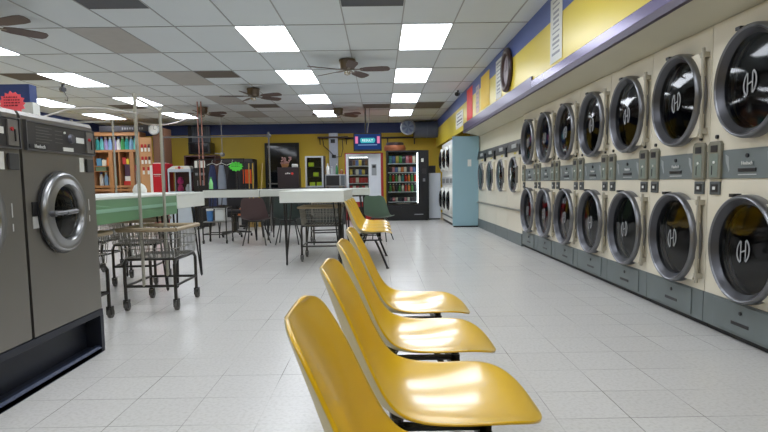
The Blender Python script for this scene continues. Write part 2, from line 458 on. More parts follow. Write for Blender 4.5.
def make_dryer():
    t = thing('stacked_dryer', '', 'clothes dryer')
    yc = .352; zs = (.58, 1.548); D = .45; RH = .265
    c = MB()
    c.hole_plate(0, .003, DW - .003, .25, .90, yc, zs[0], RH)
    c.hole_plate(0, .003, DW - .003, 1.20, 1.90, yc, zs[1], RH)
    for z0, z1 in ((.04, .25), (.90, 1.20), (1.90, 1.98)):
        c.add([(0, .003, z0), (0, DW - .003, z0), (0, DW - .003, z1), (0, .003, z1)], [(0, 1, 2, 3)])
    for y in (.003, DW - .003): c.add([(0, y, .04), (.72, y, .04), (.72, y, 1.98), (0, y, 1.98)], [(0, 1, 2, 3)])
    c.add([(0, .003, 1.98), (.72, .003, 1.98), (.72, DW - .003, 1.98), (0, DW - .003, 1.98)], [(0, 1, 2, 3)])
    c.add([(.72, .003, .04), (.72, DW - .003, .04), (.72, DW - .003, 1.98), (.72, .003, 1.98)], [(0, 1, 2, 3)])
    c.build('cabinet', M_CREAM, t, smooth=0)
    MB().box(.03, .7, .003, DW - .003, 0, .04).build('toe_kick', M_TOE, t, smooth=0)
    bp = MB().box(-.006, 0, .004, DW - .004, .04, .245).build('base_panel', M_SLATE, t, smooth=0)
    dr = MB().box(-.014, -.006, .14, .70, .055, .235).build('lint_drawer', M_SLATE, t, smooth=0, bevel=.003)
    MB().box(-.017, -.014, .33, .50, .105, .125).build('drawer_slot', M_DARK, dr, smooth=0)
    MB().cyl((-.014, .41, .185), (-.02, .41, .185), .012).build('drawer_lock', M_DARK, dr)
    cb = MB().box(-.006, 0, .02, DW - .02, .995, 1.172).build('control_band', M_SLATE, t, smooth=0)
    MB().box(-.012, -.006, .33, .50, 1.035, 1.058).build('filter_slot', M_DARK, cb, smooth=0, bevel=.004)
    MB().box(-.010, -.006, .355, .475, 1.072, 1.096).build('badge', M_SLATE, cb, smooth=0)
    text('Huebsch', .03, M_WLOGO, cb, 'badge_lettering', (-.0108, .415, 1.085), (PI / 2, 0, -PI / 2))
    MB().cyl((-.006, .415, 1.13), (-.014, .415, 1.13), .013).build('band_lock', M_DARK, cb)
    MB().box(-.0075, -.006, .33, .50, 1.016, 1.020).build('print_line', M_WLOGO, cb, smooth=0)
    for y0 in (.205, .60):
        s = -1 if y0 < .4 else 1
        MB().prism([(y0, 1.13), (y0 + .035, 1.145), (y0 + .03, 1.10), (y0 + .012, 1.07), (y0 - .005, 1.035), (y0 - .012, 1.05), (y0 - .002, 1.09)], -.0075, -.006, 'x').build('arrow_print', mat('pale grey print', (150, 155, 155), .6), cb, smooth=0)
    for y0, y1 in ((.020, .165), (DW - .165, DW - .020)):
        ym = (y0 + y1) / 2
        cp = MB().prism([(y0, .993), (y1, .993), (y1, 1.215), (y1 - .02, 1.235), (y0 + .02, 1.235), (y0, 1.215)], -.022, 0, 'x').build('coin_panel', M_TAUPE, t, smooth=0, bevel=.004)
        MB().box(-.025, -.022, ym - .036, ym + .036, 1.165, 1.208).build('display', M_DARK, cp, smooth=0)
        MB().box(-.024, -.022, ym - .045, ym + .045, 1.005, 1.155).build('inner_plate', mat('grey green plate', (118, 128, 118), .5), cp, smooth=0)
        MB().box(-.026, -.024, ym + .012, ym + .020, 1.02, 1.08).build('coin_slot', M_DARK, cp, smooth=0)
        MB().cyl((-.024, ym - .008, 1.10), (-.03, ym - .008, 1.10), .009).build('start_button', M_WHITE, cp)
        MB().cyl((-.0, ym, 1.262), (-.012, ym, 1.262), .013).build('panel_lock', M_DARK, t)
        cr = MB().box(-.012, 0, ym - .056, ym + .056, .893, .978).build('coin_return', mat('slate coin door', (84, 88, 88), .5), t, smooth=0, bevel=.003)
        MB().box(-.015, -.012, ym - .036, ym + .036, .91, .96).build('coin_cup', M_DARK, cr, smooth=0)
        MB().box(-.018, -.015, ym - .014, ym + .014, .925, .945).build('coin_label', M_WLOGO, cr, smooth=0)
    for zc in zs:
        def R(tt):
            c_, q_ = math.cos(tt), math.sin(tt)
            if c_ >= 0: return .30
            k = min((yc - .055) / -c_, .272 / max(abs(q_), 1e-4))
            return max(.30, k)
        d = MB().ring(R, .284, yc, zc, -.045, -.012).build('door', M_CREAM, t, smooth=30)
        MB().lathe([(.294, -.070), (.299, -.080), (.306, -.084), (.315, -.078), (.321, -.062), (.322, -.04), (.322, -.012), (.30, -.010), (.296, -.030)], (0, yc, zc), 'x', 64).build('door_ring', M_CHROME, d, smooth=60)
        MB().lathe([(.262, .0), (.264, -.036), (.268, -.044), (.2938, -.076)], (0, yc, zc), 'x', 64).build('door_bezel', mat('grey door bezel', (74, 74, 79), .35, metal=.5), d, smooth=50)
        MB().lathe([(0, -.046), (.2645, -.040)], (0, yc, zc), 'x', 48).build('door_glass', M_GLASS, d, smooth=0)
        logo(d, -.050, yc - .0, zc - .01, .86)
        h = MB().cyl((-.038, .040, zc - .285), (-.038, .040, zc + .30), .011, n=10)
        h.box(-.045, 0, .030, .062, zc + .24, zc + .275).box(-.045, 0, .030, .062, zc - .255, zc - .22)
        h.build('hinge', mat('cream grey hinge', (176, 170, 154), .4, metal=.3), d)
        dm = MB().lathe([(.256, .026), (.30, .04), (.34, .07), (.34, .52), (.0, .52)], (0, yc, zc), 'x', 40)
        dm.build('drum', M_DRUM, t, smooth=30)
        MB().box(-.078, -.03, yc + .07, yc + .115, zc + .305, zc + .325).build('door_catch', M_DARK, d, smooth=0)
    return t
dryer = make_dryer()
for k in range(7):
    o = dryer if k == 0 else dup(dryer)
    o.location = (2.17, 3.002 + DW * k, 0)
    o['label'] = 'cream stacked dryer on the right, %s' % ['nearest the camera and cut by the photo edge', 'second from the camera', 'third from the camera', 'fourth from the camera', 'fifth from the camera', 'sixth from the camera', 'seventh and farthest, beside the front-loading washers'][k]
    o['group'] = 'stacked dryers along the right wall'

# ================================================================== FRONT LOAD WASHERS past the dryers
FW = .985
def make_frontload():
    t = thing('front_load_washer', '', 'washing machine')
    yc = .47; zc = 1.10
    c = MB()
    c.hole_plate(0, .004, FW - .004, .62, 1.47, yc, zc, .22)
    for z0, z1 in ((.19, .62),): c.add([(0, .004, z0), (0, FW - .004, z0), (0, FW - .004, z1), (0, .004, z1)], [(0, 1, 2, 3)])
    for y in (.004, FW - .004): c.add([(0, y, .19), (.75, y, .19), (.75, y, 1.64), (0, y, 1.64), (0, y, 1.47)], [(0, 1, 2, 3, 4)])
    c.add([(0, .004, 1.64), (.75, .004, 1.64), (.75, FW - .004, 1.64), (0, FW - .004, 1.64)], [(0, 1, 2, 3)])
    c.build('cabinet', M_CREAM, t, smooth=0)
    MB().box(-.01, .70, .004, FW - .004, 0, .19).build('base_panel', M_SLATE, t, smooth=0)
    MB().box(-.03, 0, .01, FW - .01, .53, .56).build('trim_rail', mat('grey rail', (150, 148, 138), .4, metal=.4), t, smooth=0, bevel=.004)
    cp = MB().prism([(-.03, 1.47), (.02, 1.47), (.02, 1.64), (0, 1.64)], .01, FW - .01, 'y').build('control_panel', M_STEELD, t, smooth=0)
    MB().box(-.034, -.02, .30, .60, 1.52, 1.58).build('control_label', mat('pale control label', (170, 172, 170), .5), cp, smooth=0)
    MB().box(-.04, -.01, .03, .10, 1.40, 1.56).build('coin_box', M_DARK, cp, smooth=0)
    MB().box(-.004, 0, .42, .56, 1.425, 1.45).build('yellow_sticker', mat('yellow sticker', (220, 200, 60), .5), t, smooth=0)
    def R(tt):
        c_, q_ = math.cos(tt), math.sin(tt)
        if c_ >= 0: return .27
        return max(.27, min(.34 / -c_, .26 / max(abs(q_), 1e-4)))
    d = MB().ring(R, .235, yc, zc, -.035, -.004).build('door', M_CREAM, t, smooth=30)
    MB().lathe([(.250, -.045), (.252, -.056), (.262, -.060), (.276, -.054), (.284, -.04), (.284, -.012)], (0, yc, zc), 'x', 48).build('door_ring', M_CHROME, d, smooth=60)
    MB().lathe([(0, -.060), (.15, -.057), (.2515, -.046)], (0, yc, zc), 'x', 40).build('door_glass', M_GLASS, d, smooth=0)
    MB().box(-.06, -.034, yc - .325, yc - .295, zc - .13, zc + .13).build('door_handle', M_CHROME, d, smooth=0, bevel=.005)
    MB().lathe([(.22, 0), (.27, .05), (.27, .5), (0, .5)], (0, yc, zc), 'x', 32).build('drum', M_DRUM, t, smooth=30)
    return t
fl = make_frontload()
for k in range(4):
    o = fl if k == 0 else dup(fl)
    o.location = (2.165, 8.812 + FW * k, 0)
    o['label'] = 'cream front-loading washer with dark control strip, %s' % ['beside the farthest stacked dryer', 'second of four after the stacked dryers', 'third of four after the stacked dryers', 'against the pale blue end panel'][k]
    o['group'] = 'front load washers past the dryers'
struct(MB().box(2.20, 2.24, 8.80, 12.76, 1.643, 1.984).build('wall_washer_header', M_BEIGE, smooth=0))

# pale blue end panel and the white stacked dryers behind it
p = thing('end_panel', 'tall pale blue laminate end panel between the washers and white stacked dryers', 'partition', (1.60, 12.76, 0))
MB().box(0, .58, 0, .04, .03, 1.985).build('panel', M_BPANEL, p, smooth=0, bevel=.003)
MB().box(.02, .58, -.001, .04, 0, .03).build('toe_strip', M_TOE, p, smooth=0)
MB().box(.33, .41, -.003, 0, 1.33, 1.48).build('paper_notice', M_WHITE, p, smooth=0)
dw2 = make_dryer.__name__ and None
def make_white_stack():
    t = thing('white_stack_dryer', '', 'clothes dryer')
    W = .80
    c = MB().box(0, .7, .003, W - .003, .06, 1.95)
    c.build('cabinet', M_WHITE, t, smooth=0, bevel=.006)
    MB().box(.02, .7, .003, W - .003, 0, .06).build('toe_kick', M_TOE, t, smooth=0)
    MB().box(-.012, 0, .02, W - .02, .93, 1.12).build('control_band', mat('light control band', (186, 188, 188), .4), t, smooth=0)
    for y in (.12, .32, .52):
        MB().box(-.016, -.012, y, y + .10, .97, 1.08).build('coin_display', M_DARK, t, smooth=0)
    MB().box(-.02, 0, .05, W - .05, .17, .20).build('lint_rail', M_SLATE, t, smooth=0)
    for zc in (.57, 1.54):
        d = MB().ring(.30, .23, .4, zc, -.04, -.002).build('door', M_WHITE, t, smooth=30)
        MB().lathe([(.222, -.04), (.225, -.07), (.25, -.082), (.28, -.07), (.295, -.04)], (0, .4, zc), 'x', 40).build('door_ring', M_WHITE, d, smooth=60)
        MB().lathe([(0, -.135), (.10, -.130), (.18, -.115), (.222, -.085), (.225, -.06)], (0, .4, zc), 'x', 32).build('door_glass', mat('black door glass', (16, 17, 20), .08), d, smooth=0)
    return t
ws = make_white_stack()
for k in range(3):
    o = ws if k == 0 else dup(ws)
    o.location = (1.64, 12.815 + .81 * k, 0)
    o['label'] = 'white double-stack dryer behind the pale blue end panel, %s' % ['the one touching the panel', 'middle of the three', 'farthest of the three'][k]
    o['group'] = 'white stacked dryers behind the blue panel'

# ================================================================== THINGS ON THE BULKHEAD
def paper(y0, y1, z0, z1, m, label, lines=0, lm=None, name='paper_sign', cat='sign', curl=.0):
    t = thing(name, label, cat, (XBH - .004, (y0 + y1) / 2, z0))
    h = z1 - z0; w_ = y1 - y0
    s = MB(); n = 6
    pts = [(-.0 - curl * math.sin(PI * k / n), h * k / n) for k in range(n + 1)]
    vs_ = []; fs = []
    for (x, z) in pts: vs_ += [(x, -w_ / 2, z), (x, w_ / 2, z), (x - .003, w_ / 2, z), (x - .003, -w_ / 2, z)]
    for k in range(n):
        for j in range(4): fs.append((4 * k + j, 4 * k + (j + 1) % 4, 4 * k + 4 + (j + 1) % 4, 4 * k + 4 + j))
    fs += [(0, 1, 2, 3), (4 * n, 4 * n + 1, 4 * n + 2, 4 * n + 3)]
    s.add(vs_, fs).build('sheet', m, t, smooth=0)
    if lines:
        l = MB()
        for k in range(lines):
            zz = h * (.93 - .86 * k / lines); ww = w_ * random.uniform(.45, .8) / 2
            hh = h * .25 / lines * random.choice((1, 1, 1.7))
            l.box(-.0045 - curl, -.003, -ww, ww, zz - hh, zz)
        l.build('printed_lines', lm or mat('grey print', (164, 166, 172), .7), t, smooth=0)
    return t
paper(5.97, 6.37, 2.235, 2.90, M_WHITE, 'long white instruction poster with grey writing, nearest sign on the yellow bulkhead', 11)
paper(8.88, 9.30, 2.27, 2.86, M_WHITE, 'white paper notice just beyond the round dark clock on the bulkhead', 9)
paper(9.85, 10.66, 2.285, 2.86, mat('bright yellow poster', (238, 196, 30), .5), 'plain yellow poster on the bulkhead between white and red signs', 0)
paper(10.85, 11.2, 2.28, 2.78, mat('pinkish paper', (208, 182, 178), .6), 'narrow pinkish paper between the yellow poster and red poster', 5)
paper(11.62, 12.35, 2.26, 2.89, mat('fluorescent red paper', (255, 48, 34), .5), 'bright red-orange poster on the yellow bulkhead', 0)
paper(12.9, 14.1, 2.24, 2.60, M_WHITE, 'white sign with black lettering beyond the red poster', 4, M_DARK)
t = thing('wall_clock', 'large round clock with a thick dark brown frame on the bulkhead', 'clock', (XBH - .004, 8.44, 2.575))
MB().lathe([(.20, 0), (.29, 0), (.31, -.02), (.30, -.05), (.26, -.06), (.22, -.04), (.20, -.02)], (0, 0, 0), 'x', 40).build('frame', mat('dark brown clock frame', (58, 36, 34), .35, var=.2), t, smooth=60)
MB().cyl((-.001, 0, 0), (-.02, 0, 0), .205, n=40).build('face', mat('grey violet clock face', (142, 130, 138), .5), t)
MB().box(-.024, -.021, -.006, .006, 0, .14).box(-.024, -.021, 0, .10, -.006, .006).build('hands', M_DARK, t, smooth=0)
# small black camera at the ceiling by the bulkhead
t = thing('security_camera', 'small black camera on the ceiling next to the blue bulkhead', 'camera', (1.70, 12.6, ZC))
MB().cyl((0, 0, -.004), (0, 0, -.06), .02).build('mount', M_DARK, t)
MB().cyl((.03, .10, -.07), (-.04, -.12, -.10), .04, .045).build('camera_body', M_DARK, t)
t = thing('security_camera', 'small dark camera with hanging cable on the ceiling at left', 'camera', (-5.95, 11.2, ZC))
MB().cyl((0, 0, -.012), (0, 0, -.07), .03).build('mount', M_DARK, t)
MB().cyl((-.05, .05, -.10), (.05, -.08, -.12), .05).build('camera_body', M_DARK, t)
MB().tube([(0, 0, -.1), (.04, 0, -.2), (.08, 0, -.26), (.07, 0, -.32), (.02, 0, -.30)], .008).build('cable', M_DARK, t)

# ================================================================== CEILING FANS
def make_fan():
    t = thing('ceiling_fan', '', 'ceiling fan')
    MB().lathe([(.0, -.012), (.13, -.012), (.135, -.03), (.125, -.05), (.12, -.13), (.105, -.16), (.06, -.18), (0, -.18)], n=32).build('motor_housing', M_PEWTER, t, smooth=50)
    MB().lathe([(.0, -.18), (.05, -.185), (.055, -.21), (.045, -.24), (0, -.26)], n=20).build('light_hub', mat('pale metal hub', (180, 175, 165), .25, metal=.8), t, smooth=60)
    for k in range(5):
        M = Matrix.Rotation(2 * PI * k / 5, 4, 'Z')
        br = MB().box(.09, .24, -.022, .022, -.178, -.170).xf(M).build('blade_bracket', M_PEWTER, t, smooth=0)
        o = [(.20, -.045), (.30, -.07), (.55, -.08), (.64, -.07), (.67, -.035), (.67, .035), (.64, .07), (.55, .08), (.30, .07), (.20, .045)]
        MB().prism(o, -.004, .004, 'z').xf(M @ Matrix.Translation((0, 0, -.17)) @ Matrix.Rotation(math.radians(-15), 4, 'X')).build('blade', M_BLADE, t, smooth=0)
    return t
fan = make_fan()
for i, (x, y, rz, lab) in enumerate([(-.48, 9.34, -.12, 'pewter ceiling fan with brown blades between the two nearest aisle lights'),
        (-2.53, 11.98, -.45, 'pewter ceiling fan left of the middle light column'),
        (-4.40, 14.74, -.3, 'ceiling fan farther left and back, above the red cabinet'),
        (-1.05, 15.3, -.5, 'dark ceiling fan near the back wall above the television'),
        (-4.32, 6.55, -.35, 'ceiling fan with only blade tips in view at the top left corner')]):
    o = fan if i == 0 else dup(fan)
    o.location = (x, y, ZC); o.rotation_euler = (0, 0, rz)
    o['label'] = lab; o['group'] = 'ceiling fans'

# ================================================================== BIG STEEL WASHERS at left
def make_washer():
    # front at x=0 facing +x, y 0..W, body goes to -x
    t = thing('steel_washer', '', 'washing machine')
    W = .695; yc = .306; zc = .868
    c = MB()
    c.hole_plate(0, .004, W - .004, .50, 1.17, yc, zc, .15)
    c.add([(0, .004, .268), (0, W - .004, .268), (0, W - .004, .50), (0, .004, .50)], [(0, 1, 2, 3)])
    prof = [(0, .268), (-.8, .268), (-.8, 1.365), (-.012, 1.365), (0, 1.345), (0, 1.17)]
    for y in (.004, W - .004): c.add([(a, y, z) for a, z in prof], [tuple(range(6))])
    for (a, b_) in zip(prof, prof[1:]):
        c.add([(a[0], .004, a[1]), (a[0], W - .004, a[1]), (b_[0], W - .004, b_[1]), (b_[0], .004, b_[1])], [(0, 1, 2, 3)])
    c.build('cabinet', M_STEEL, t, smooth=0)
    cp = MB().box(.0, .014, .03, W - .02, 1.188, 1.32).build('control_panel', mat('charcoal control panel', (52, 50, 50), .35), t, smooth=0, bevel=.004)
    fr = MB()
    fr.box(.0, .018, .02, W - .01, 1.320, 1.326).box(0, .018, .02, W - .01, 1.182, 1.188).box(0, .018, .02, .027, 1.188, 1.32).box(0, .018, W - .017, W - .01, 1.188, 1.32)
    fr.build('panel_frame', M_CHROME, t, smooth=0)
    MB().box(.014, .017, .04, .19, 1.195, 1.212).build('badge', M_DARK, cp, smooth=0)
    text('Huebsch', .026, M_WLOGO, cp, 'badge_lettering', (.0178, .125, 1.203), (PI / 2, 0, PI / 2))
    gl = MB()
    for k in range(6): gl.box(.014, .0155, .10, .10 + .14 * (1 if k % 2 else .8), 1.225 + k * .0145, 1.228 + k * .0145)
    for k in range(4): gl.box(.014, .0155, .27, .34, 1.232 + k * .02, 1.235 + k * .02)
    gl.build('printed_lines', mat('dim panel print', (105, 103, 100), .6), cp, smooth=0)
    MB().lathe([(0, .03), (.022, .03), (.026, .014)], (0, .42, 1.262), 'x', 24).build('dial', mat('grey dial', (96, 96, 104), .35, metal=.5), cp)
    MB().cyl((.014, .36, 1.29), (.02, .36, 1.29), .006).build('indicator', M_WHITE, cp)
    MB().box(.014, .018, .34, .44, 1.193, 1.213).build('program_label', M_WHITE, cp, smooth=0)
    MB().box(.014, .018, .48, .56, 1.245, 1.275).build('cycle_label', M_WHITE, cp, smooth=0)
    co = MB().box(.0141, .022, .585, W - .035, 1.195, 1.313).build('coin_panel', mat('grey coin panel', (128, 124, 120), .4, metal=.6), t, smooth=0)
    MB().cyl((.022, .61, 1.27), (.028, .61, 1.27), .009).build('red_button', M_RED, co)
    MB().box(.022, .026, .63, .638, 1.215, 1.27).build('coin_slot', M_DARK, co, smooth=0)
    MB().box(0, .012, .595, .67, 1.085, 1.16).build('coin_return', mat('dark coin return', (60, 60, 60), .4), t, smooth=0, bevel=.003)
    MB().box(0, .004, .525, .57, 1.085, 1.165).build('instruction_label', M_WHITE, t, smooth=0)
    MB().box(0, .004, .05, .135, .86, .93).build('black_warning_label', M_DARK, t, smooth=0)
    MB().box(0, .004, .05, .135, .80, .858).build('white_warning_label', mat('pale grey label', (182, 182, 182), .5), t, smooth=0)
    for z, h_ in ((.865, .065), (.80, .035)): MB().box(0, .002, .603, .609, z, z + h_).build('side_print', M_WLOGO, t, smooth=0)
    d = MB().lathe([(.138, .015), (.142, .040), (.150, .050), (.175, .042), (.190, .038), (.198, .042), (.208, .034), (.210, .012), (.205, .002)], (0, yc, zc), 'x', 64).build('door', mat('polished steel door', (150, 150, 150), .32, metal=.9), t, smooth=50)
    MB().lathe([(.212, .0), (.219, .004), (.219, .012), (.210, .014)], (0, yc, zc), 'x', 64).build('door_gasket', M_DARK, d, smooth=60)
    MB().lathe([(0, .045), (.07, .040), (.12, .028), (.141, .022)], (0, yc, zc), 'x', 48).build('door_glass', M_GLASS, d, smooth=60)
    hd = MB().cyl((.06, yc - .175, zc), (.062, yc - .06, zc + .002), .010, n=12).cyl((.062, yc - .06, zc), (.064, yc + .04, zc + .004), .013, n=12).cyl((.035, yc - .165, zc), (.068, yc - .165, zc), .016).cyl((.03, yc - .10, zc), (.066, yc - .10, zc), .013)
    hd.build('door_handle', M_CHROME, d)
    MB().lathe([(.15, .0), (.17, -.06), (.2, -.1), (.2, -.5), (0, -.5)], (0, yc, zc), 'x', 40).build('drum', M_DRUM, t, smooth=30)
    return t
wm = make_washer()
for i, (y, lab) in enumerate([(2.795, 'large stainless steel front-loading washer whose whole round door shows at left'),
                              (2.085, 'large stainless steel washer cut off by the left edge of the photo')]):
    o = wm if i == 0 else dup(wm)
    o.location = (-1.70, y, 0); o['label'] = lab; o['group'] = 'stainless steel washers'
t = thing('washer_base', 'dark blue-black steel plinth under the stainless washers', 'machine base', (-1.70, 1.2, 0))
c = MB()
c.box(-.8, 0, 0, 2.30, .225, .262).box(-.8, .0, 0, 2.30, 0, .03).box(-.8, -.09, 0, 2.26, .03, .225)
c.build('recessed_box', M_NAVYST, t, smooth=0, bevel=.003)
MB().box(-.8, 0, 2.262, 2.30, .03, .225).build('end_plate', M_NAVYST, t, smooth=0)
MB().prism([(-.04, 0), (.0, 0), (.0, .028), (-.012, .04), (-.04, .04)], .0, 2.26, 'y').build('front_rail', mat('blue edged rail', (46, 56, 80), .35, metal=.4), t, smooth=0)

# pink starburst standing on the washers
def starburst(name, label, cat, loc, r, n, m, rz=0, squash=1.0, lines=3, lm=None, axis='y'):
    t = thing(name, label, cat, loc, rz)
    pts = []
    for k in range(2 * n):
        rr = r * (1 if k % 2 == 0 else .82) * random.uniform(.95, 1.04)
        a = PI * k / n
        pts.append((rr * math.cos(a), r * squash + rr * math.sin(a) * squash))
    MB().prism(pts, -.002, .002, 'y').build('card', m, t, smooth=0)
    l = MB()
    for k in range(lines):
        zz = r * squash * (1.45 - .9 * k / max(lines, 1))
        x = -r * .6
        while x < r * .5:
            w_ = random.uniform(.04, .16) * r * 1.3
            l.box(x, min(x + w_, r * .6), -.0035, -.002, zz, zz + r * .09); x += w_ + r * .08
    l.build('handwriting', lm or mat('dark red ink', (120, 20, 40), .6), t, smooth=0)
    return t
starburst('starburst_sign', 'fluorescent pink starburst sign standing on top of the steel washers', 'sign', (-1.855, 3.00, 1.366), .066, 15, mat('fluorescent pink card', (255, 96, 104), .6), squash=.93, lines=4)
# thin wand hose up from the washer
t = thing('wire_hose', 'thin pale hose curving up from the top of the washer with the round door', 'hose', (-1.78, 3.13, 1.372))
MB().tube([(0, 0, 0), (.02, .05, .02), (.06, .15, .06), (.12, .3, .085), (.16, .40, .09), (.26, .60, .085)], .005).build('hose', mat('pale hose', (190, 186, 180), .5), t)

# ================================================================== YELLOW CHAIR ROWS
def shell_mesh(inner, outer):
    # profile: (x, z, halfwidth, edge lift, forward curl)
    P = [(.406, .397, .030, .000), (.403, .401, .072, .000), (.397, .407, .108, .000), (.388, .413, .143, .001), (.374, .419, .174, .003), (.355, .425, .200, .006), (.329, .429, .220, .010), (.290, .430, .231, .014), (.235, .426, .235, .018),
         (.180, .419, .232, .022), (.100, .415, .236, .030), (.030, .423, .232, .040), (-.020, .451, .226, .050), (-.055, .499, .218, .052),
         (-.080, .567, .208, .046), (-.104, .645, .198, .038), (-.127, .712, .187, .030), (-.144, .760, .170, .022), (-.152, .779, .140, .014), (-.155, .786, .095, .008)]
    n = 14; vs_ = []; fs = []
    for i, (x, z, hw, lift) in enumerate(P):
        a = P[max(i - 1, 0)]; b_ = P[min(i + 1, len(P) - 1)]
        tx, tz = b_[0] - a[0], b_[1] - a[1]; L = math.hypot(tx, tz); nx, nz = tz / L, -tx / L
        if nz < -.0 and nx < 0: nx, nz = -nx, -nz
        # normal towards the sitter (up on the seat, forward on the back)
        nx, nz = (-nx, -nz) if (nx * .6 + nz) < 0 else (nx, nz)
        for j in range(n + 1):
            v = -1 + 2 * j / n
            e = abs(v) ** 2.6 * lift
            dip = (1 - v * v) * .010 * (1 if i < 12 else .6) * min(1, i / 7)
            vs_.append((x + nx * (e - dip), v * hw, z + nz * (e - dip)))
    for i in range(len(P) - 1):
        for j in range(n):
            a = i * (n + 1) + j; fs.append((a, a + 1, a + n + 2, a + n + 1))
    me = bpy.data.meshes.new('seat_shell')
    me.from_pydata(vs_, [], fs)
    me.polygons.foreach_set('use_smooth', [True] * len(me.polygons))
    me.materials.append(inner); me.materials.append(outer)
    me.update()
    return me
SH_Y = shell_mesh(M_YEL, M_YELB)
def shell(mesh, parent, loc, rz=0):
    o = bpy.data.objects.new('seat_shell', mesh); COL.objects.link(o); o.parent = parent; o.location = loc; o.rotation_euler = (0, 0, rz)
    s = o.modifiers.new('sub', 'SUBSURF'); s.levels = 2; s.render_levels = 2
    k = o.modifiers.new('thick', 'SOLIDIFY'); k.thickness = .007; k.offset = -1; k.material_offset = 1; k.use_rim = True; k.material_offset_rim = 0
    return o
def bench(label, x, ys, leg_ys, dzs=None):
    t = thing('tandem_chair_row', label, 'chairs', (x, ys[0], 0), 0)
    for i, y in enumerate(ys):
        sh = shell(SH_Y, t, (0, y - ys[0], 0))
        bk = MB()
        for bx in (.03, .25):
            bk.box(bx - .015, bx + .015, -.13, .13, .375, .398)
        bk.box(.03, .25, -.13, -.10, .380, .392).box(.03, .25, .10, .13, .380, .392)
        for bx, z in ((.03, .408), (.25, .412)):
            for yy in (-.115, .115): bk.cyl((bx, yy, .385), (bx, yy, z), .012, n=8)
        bk.build('seat_bracket', M_BLACK, sh, smooth=0)
    y0, y1 = min(ys[0], leg_ys[0]) - ys[0] - .12, ys[-1] - ys[0] + .2
    for bx in (.03, .25):
        MB().box(bx - .018, bx + .018, y0, y1, .345, .375).build('beam', M_BLACK, t, smooth=0, bevel=.003)
    for ly in leg_ys:
        l = ly - ys[0]
        MB().box(.0, .28, l - .02, l + .02, .33, .3449).build('crossbar', M_BLACK, t, smooth=0)
        MB().tube([(.20, l, .335), (.26, l, .2), (.335, l, .012)], .013, 10).build('leg', M_BLACK, t)
        MB().tube([(.08, l, .335), (.0, l, .2), (-.10, l, .012)], .013, 10).build('leg', M_BLACK, t)
        for fx in (.338, -.103): MB().cyl((fx, l, 0), (fx, l, .015), .019).build('foot', M_RUBBER, t)
    return t
bench('foreground row of joined yellow fibreglass shell chairs, large and shiny in the middle', .006, [.98, 1.53, 2.11, 2.70], [1.25, 2.42])
bench('far row of joined yellow shell chairs beside the white table', -.26, [6.93, 7.45, 7.97, 8.49], [6.72, 7.90])

# single shell chairs at the far tables
def shell_chair(label, loc, rz, mesh):
    t = thing('shell_chair', label, 'chair', loc, rz)
    shell(mesh, t, (0, 0, 0))
    l = MB()
    for sx in (.30, -.02):
        for sy in (-.16, .16):
            l.tube([(.10 + (sx - .14) * .3, sy * .7, .40), (sx + (.03 if sx > .1 else -.05), sy * 1.2, .0)], .010, 8)
    l.tube([(.02, -.11, .395), (.28, -.11, .395)], .010, 8).tube([(.02, .11, .395), (.28, .11, .395)], .010, 8)
    l.tube([(.02, -.11, .395), (.02, .11, .395)], .010, 8).tube([(.28, -.11, .395), (.28, .11, .395)], .010, 8)
    l.build('leg_frame', M_BLACK, t)
    return t
SH_G = shell_mesh(mat('dark green fibreglass', (62, 88, 66), .35), mat('grey green shell back', (88, 112, 92), .4))
SH_GD = shell_mesh(mat('deep green fibreglass', (38, 50, 46), .4), mat('deep green shell back', (40, 54, 50), .4))
SH_B = shell_mesh(mat('brown fibreglass', (70, 44, 44), .4), mat('dull brown shell back', (74, 52, 52), .45))
shell_chair('green shell chair standing in front of the red and black vending machines', (-.06, 9.9, 0), 1.25, SH_G)
shell_chair('brown shell chair pushed up to the far white table', (-2.07, 9.55, 0), PI / 2, SH_B)
shell_chair('dark green shell chair under the far white table beside the brown chair', (-1.54, 9.6, 0), PI / 2, SH_GD)

# ================================================================== TABLES
def hairpin(parent, x, y, h, dx, dy, lean=.05):
    l = MB()
    l.tube([(x - .09 * dx, y, h), (x - .005, y, .02), (x, y, .008), (x + .005, y, .02), (x, y - .09 * dy, h)], .009, 8)
    l.tube([(x - .02, y - .02 * dy, h), (x, y, .012)], .009, 8)
    return l.build('leg', M_BLACK, parent)
def table(label, x0, x1, y0, y1, ztop, ap, apm, sides='fblr', topm=None, legs=True, inset=.09):
    t = thing('folding_table', label, 'table', ((x0 + x1) / 2, (y0 + y1) / 2, 0))
    hx, hy = (x1 - x0) / 2, (y1 - y0) / 2
    MB().box(-hx, hx, -hy, hy, ztop - .022, ztop).build('tabletop', topm or M_TABLE, t, smooth=0, bevel=.006)
    a = MB()
    zb, zt = ztop - ap, ztop - .022
    if 'f' in sides: a.box(-hx, hx, -hy, -hy + .02, zb, zt)
    if 'b' in sides: a.box(-hx, hx, hy - .02, hy, zb, zt)
    if 'l' in sides: a.box(-hx, -hx + .02, -hy + .02, hy - .02, zb, zt)
    if 'r' in sides: a.box(hx - .02, hx, -hy + .02, hy - .02, zb, zt)
    a.build('apron', apm, t, smooth=0, bevel=.003)
    if legs:
        for sx in (-1, 1):
            for sy in (-1, 1):
                hairpin(t, sx * (hx - inset), sy * (hy - inset), ztop - .022, sx, sy)
    return t
ta = table('long green-sided folding table with white top beside the steel washers', -2.86, -1.94, 3.56, 5.56, .93, .195, M_GREEN)
MB().box(.46, .4635, -.998, .998, .815, .842).build('glare_stripe', mat('painted apron glare', (140, 182, 156), .3), ta, smooth=0)  # glare along the green apron, painted as a paler green strip
table('white laminate folding table behind the green one at left', -2.86, -1.94, 5.575, 6.44, .93, .15, M_TABLE, inset=.05)
table('white table with deep white apron in the middle, end facing the camera', -1.21, -.43, 7.0, 9.1, .915, .14, M_TABLE, inset=.06)
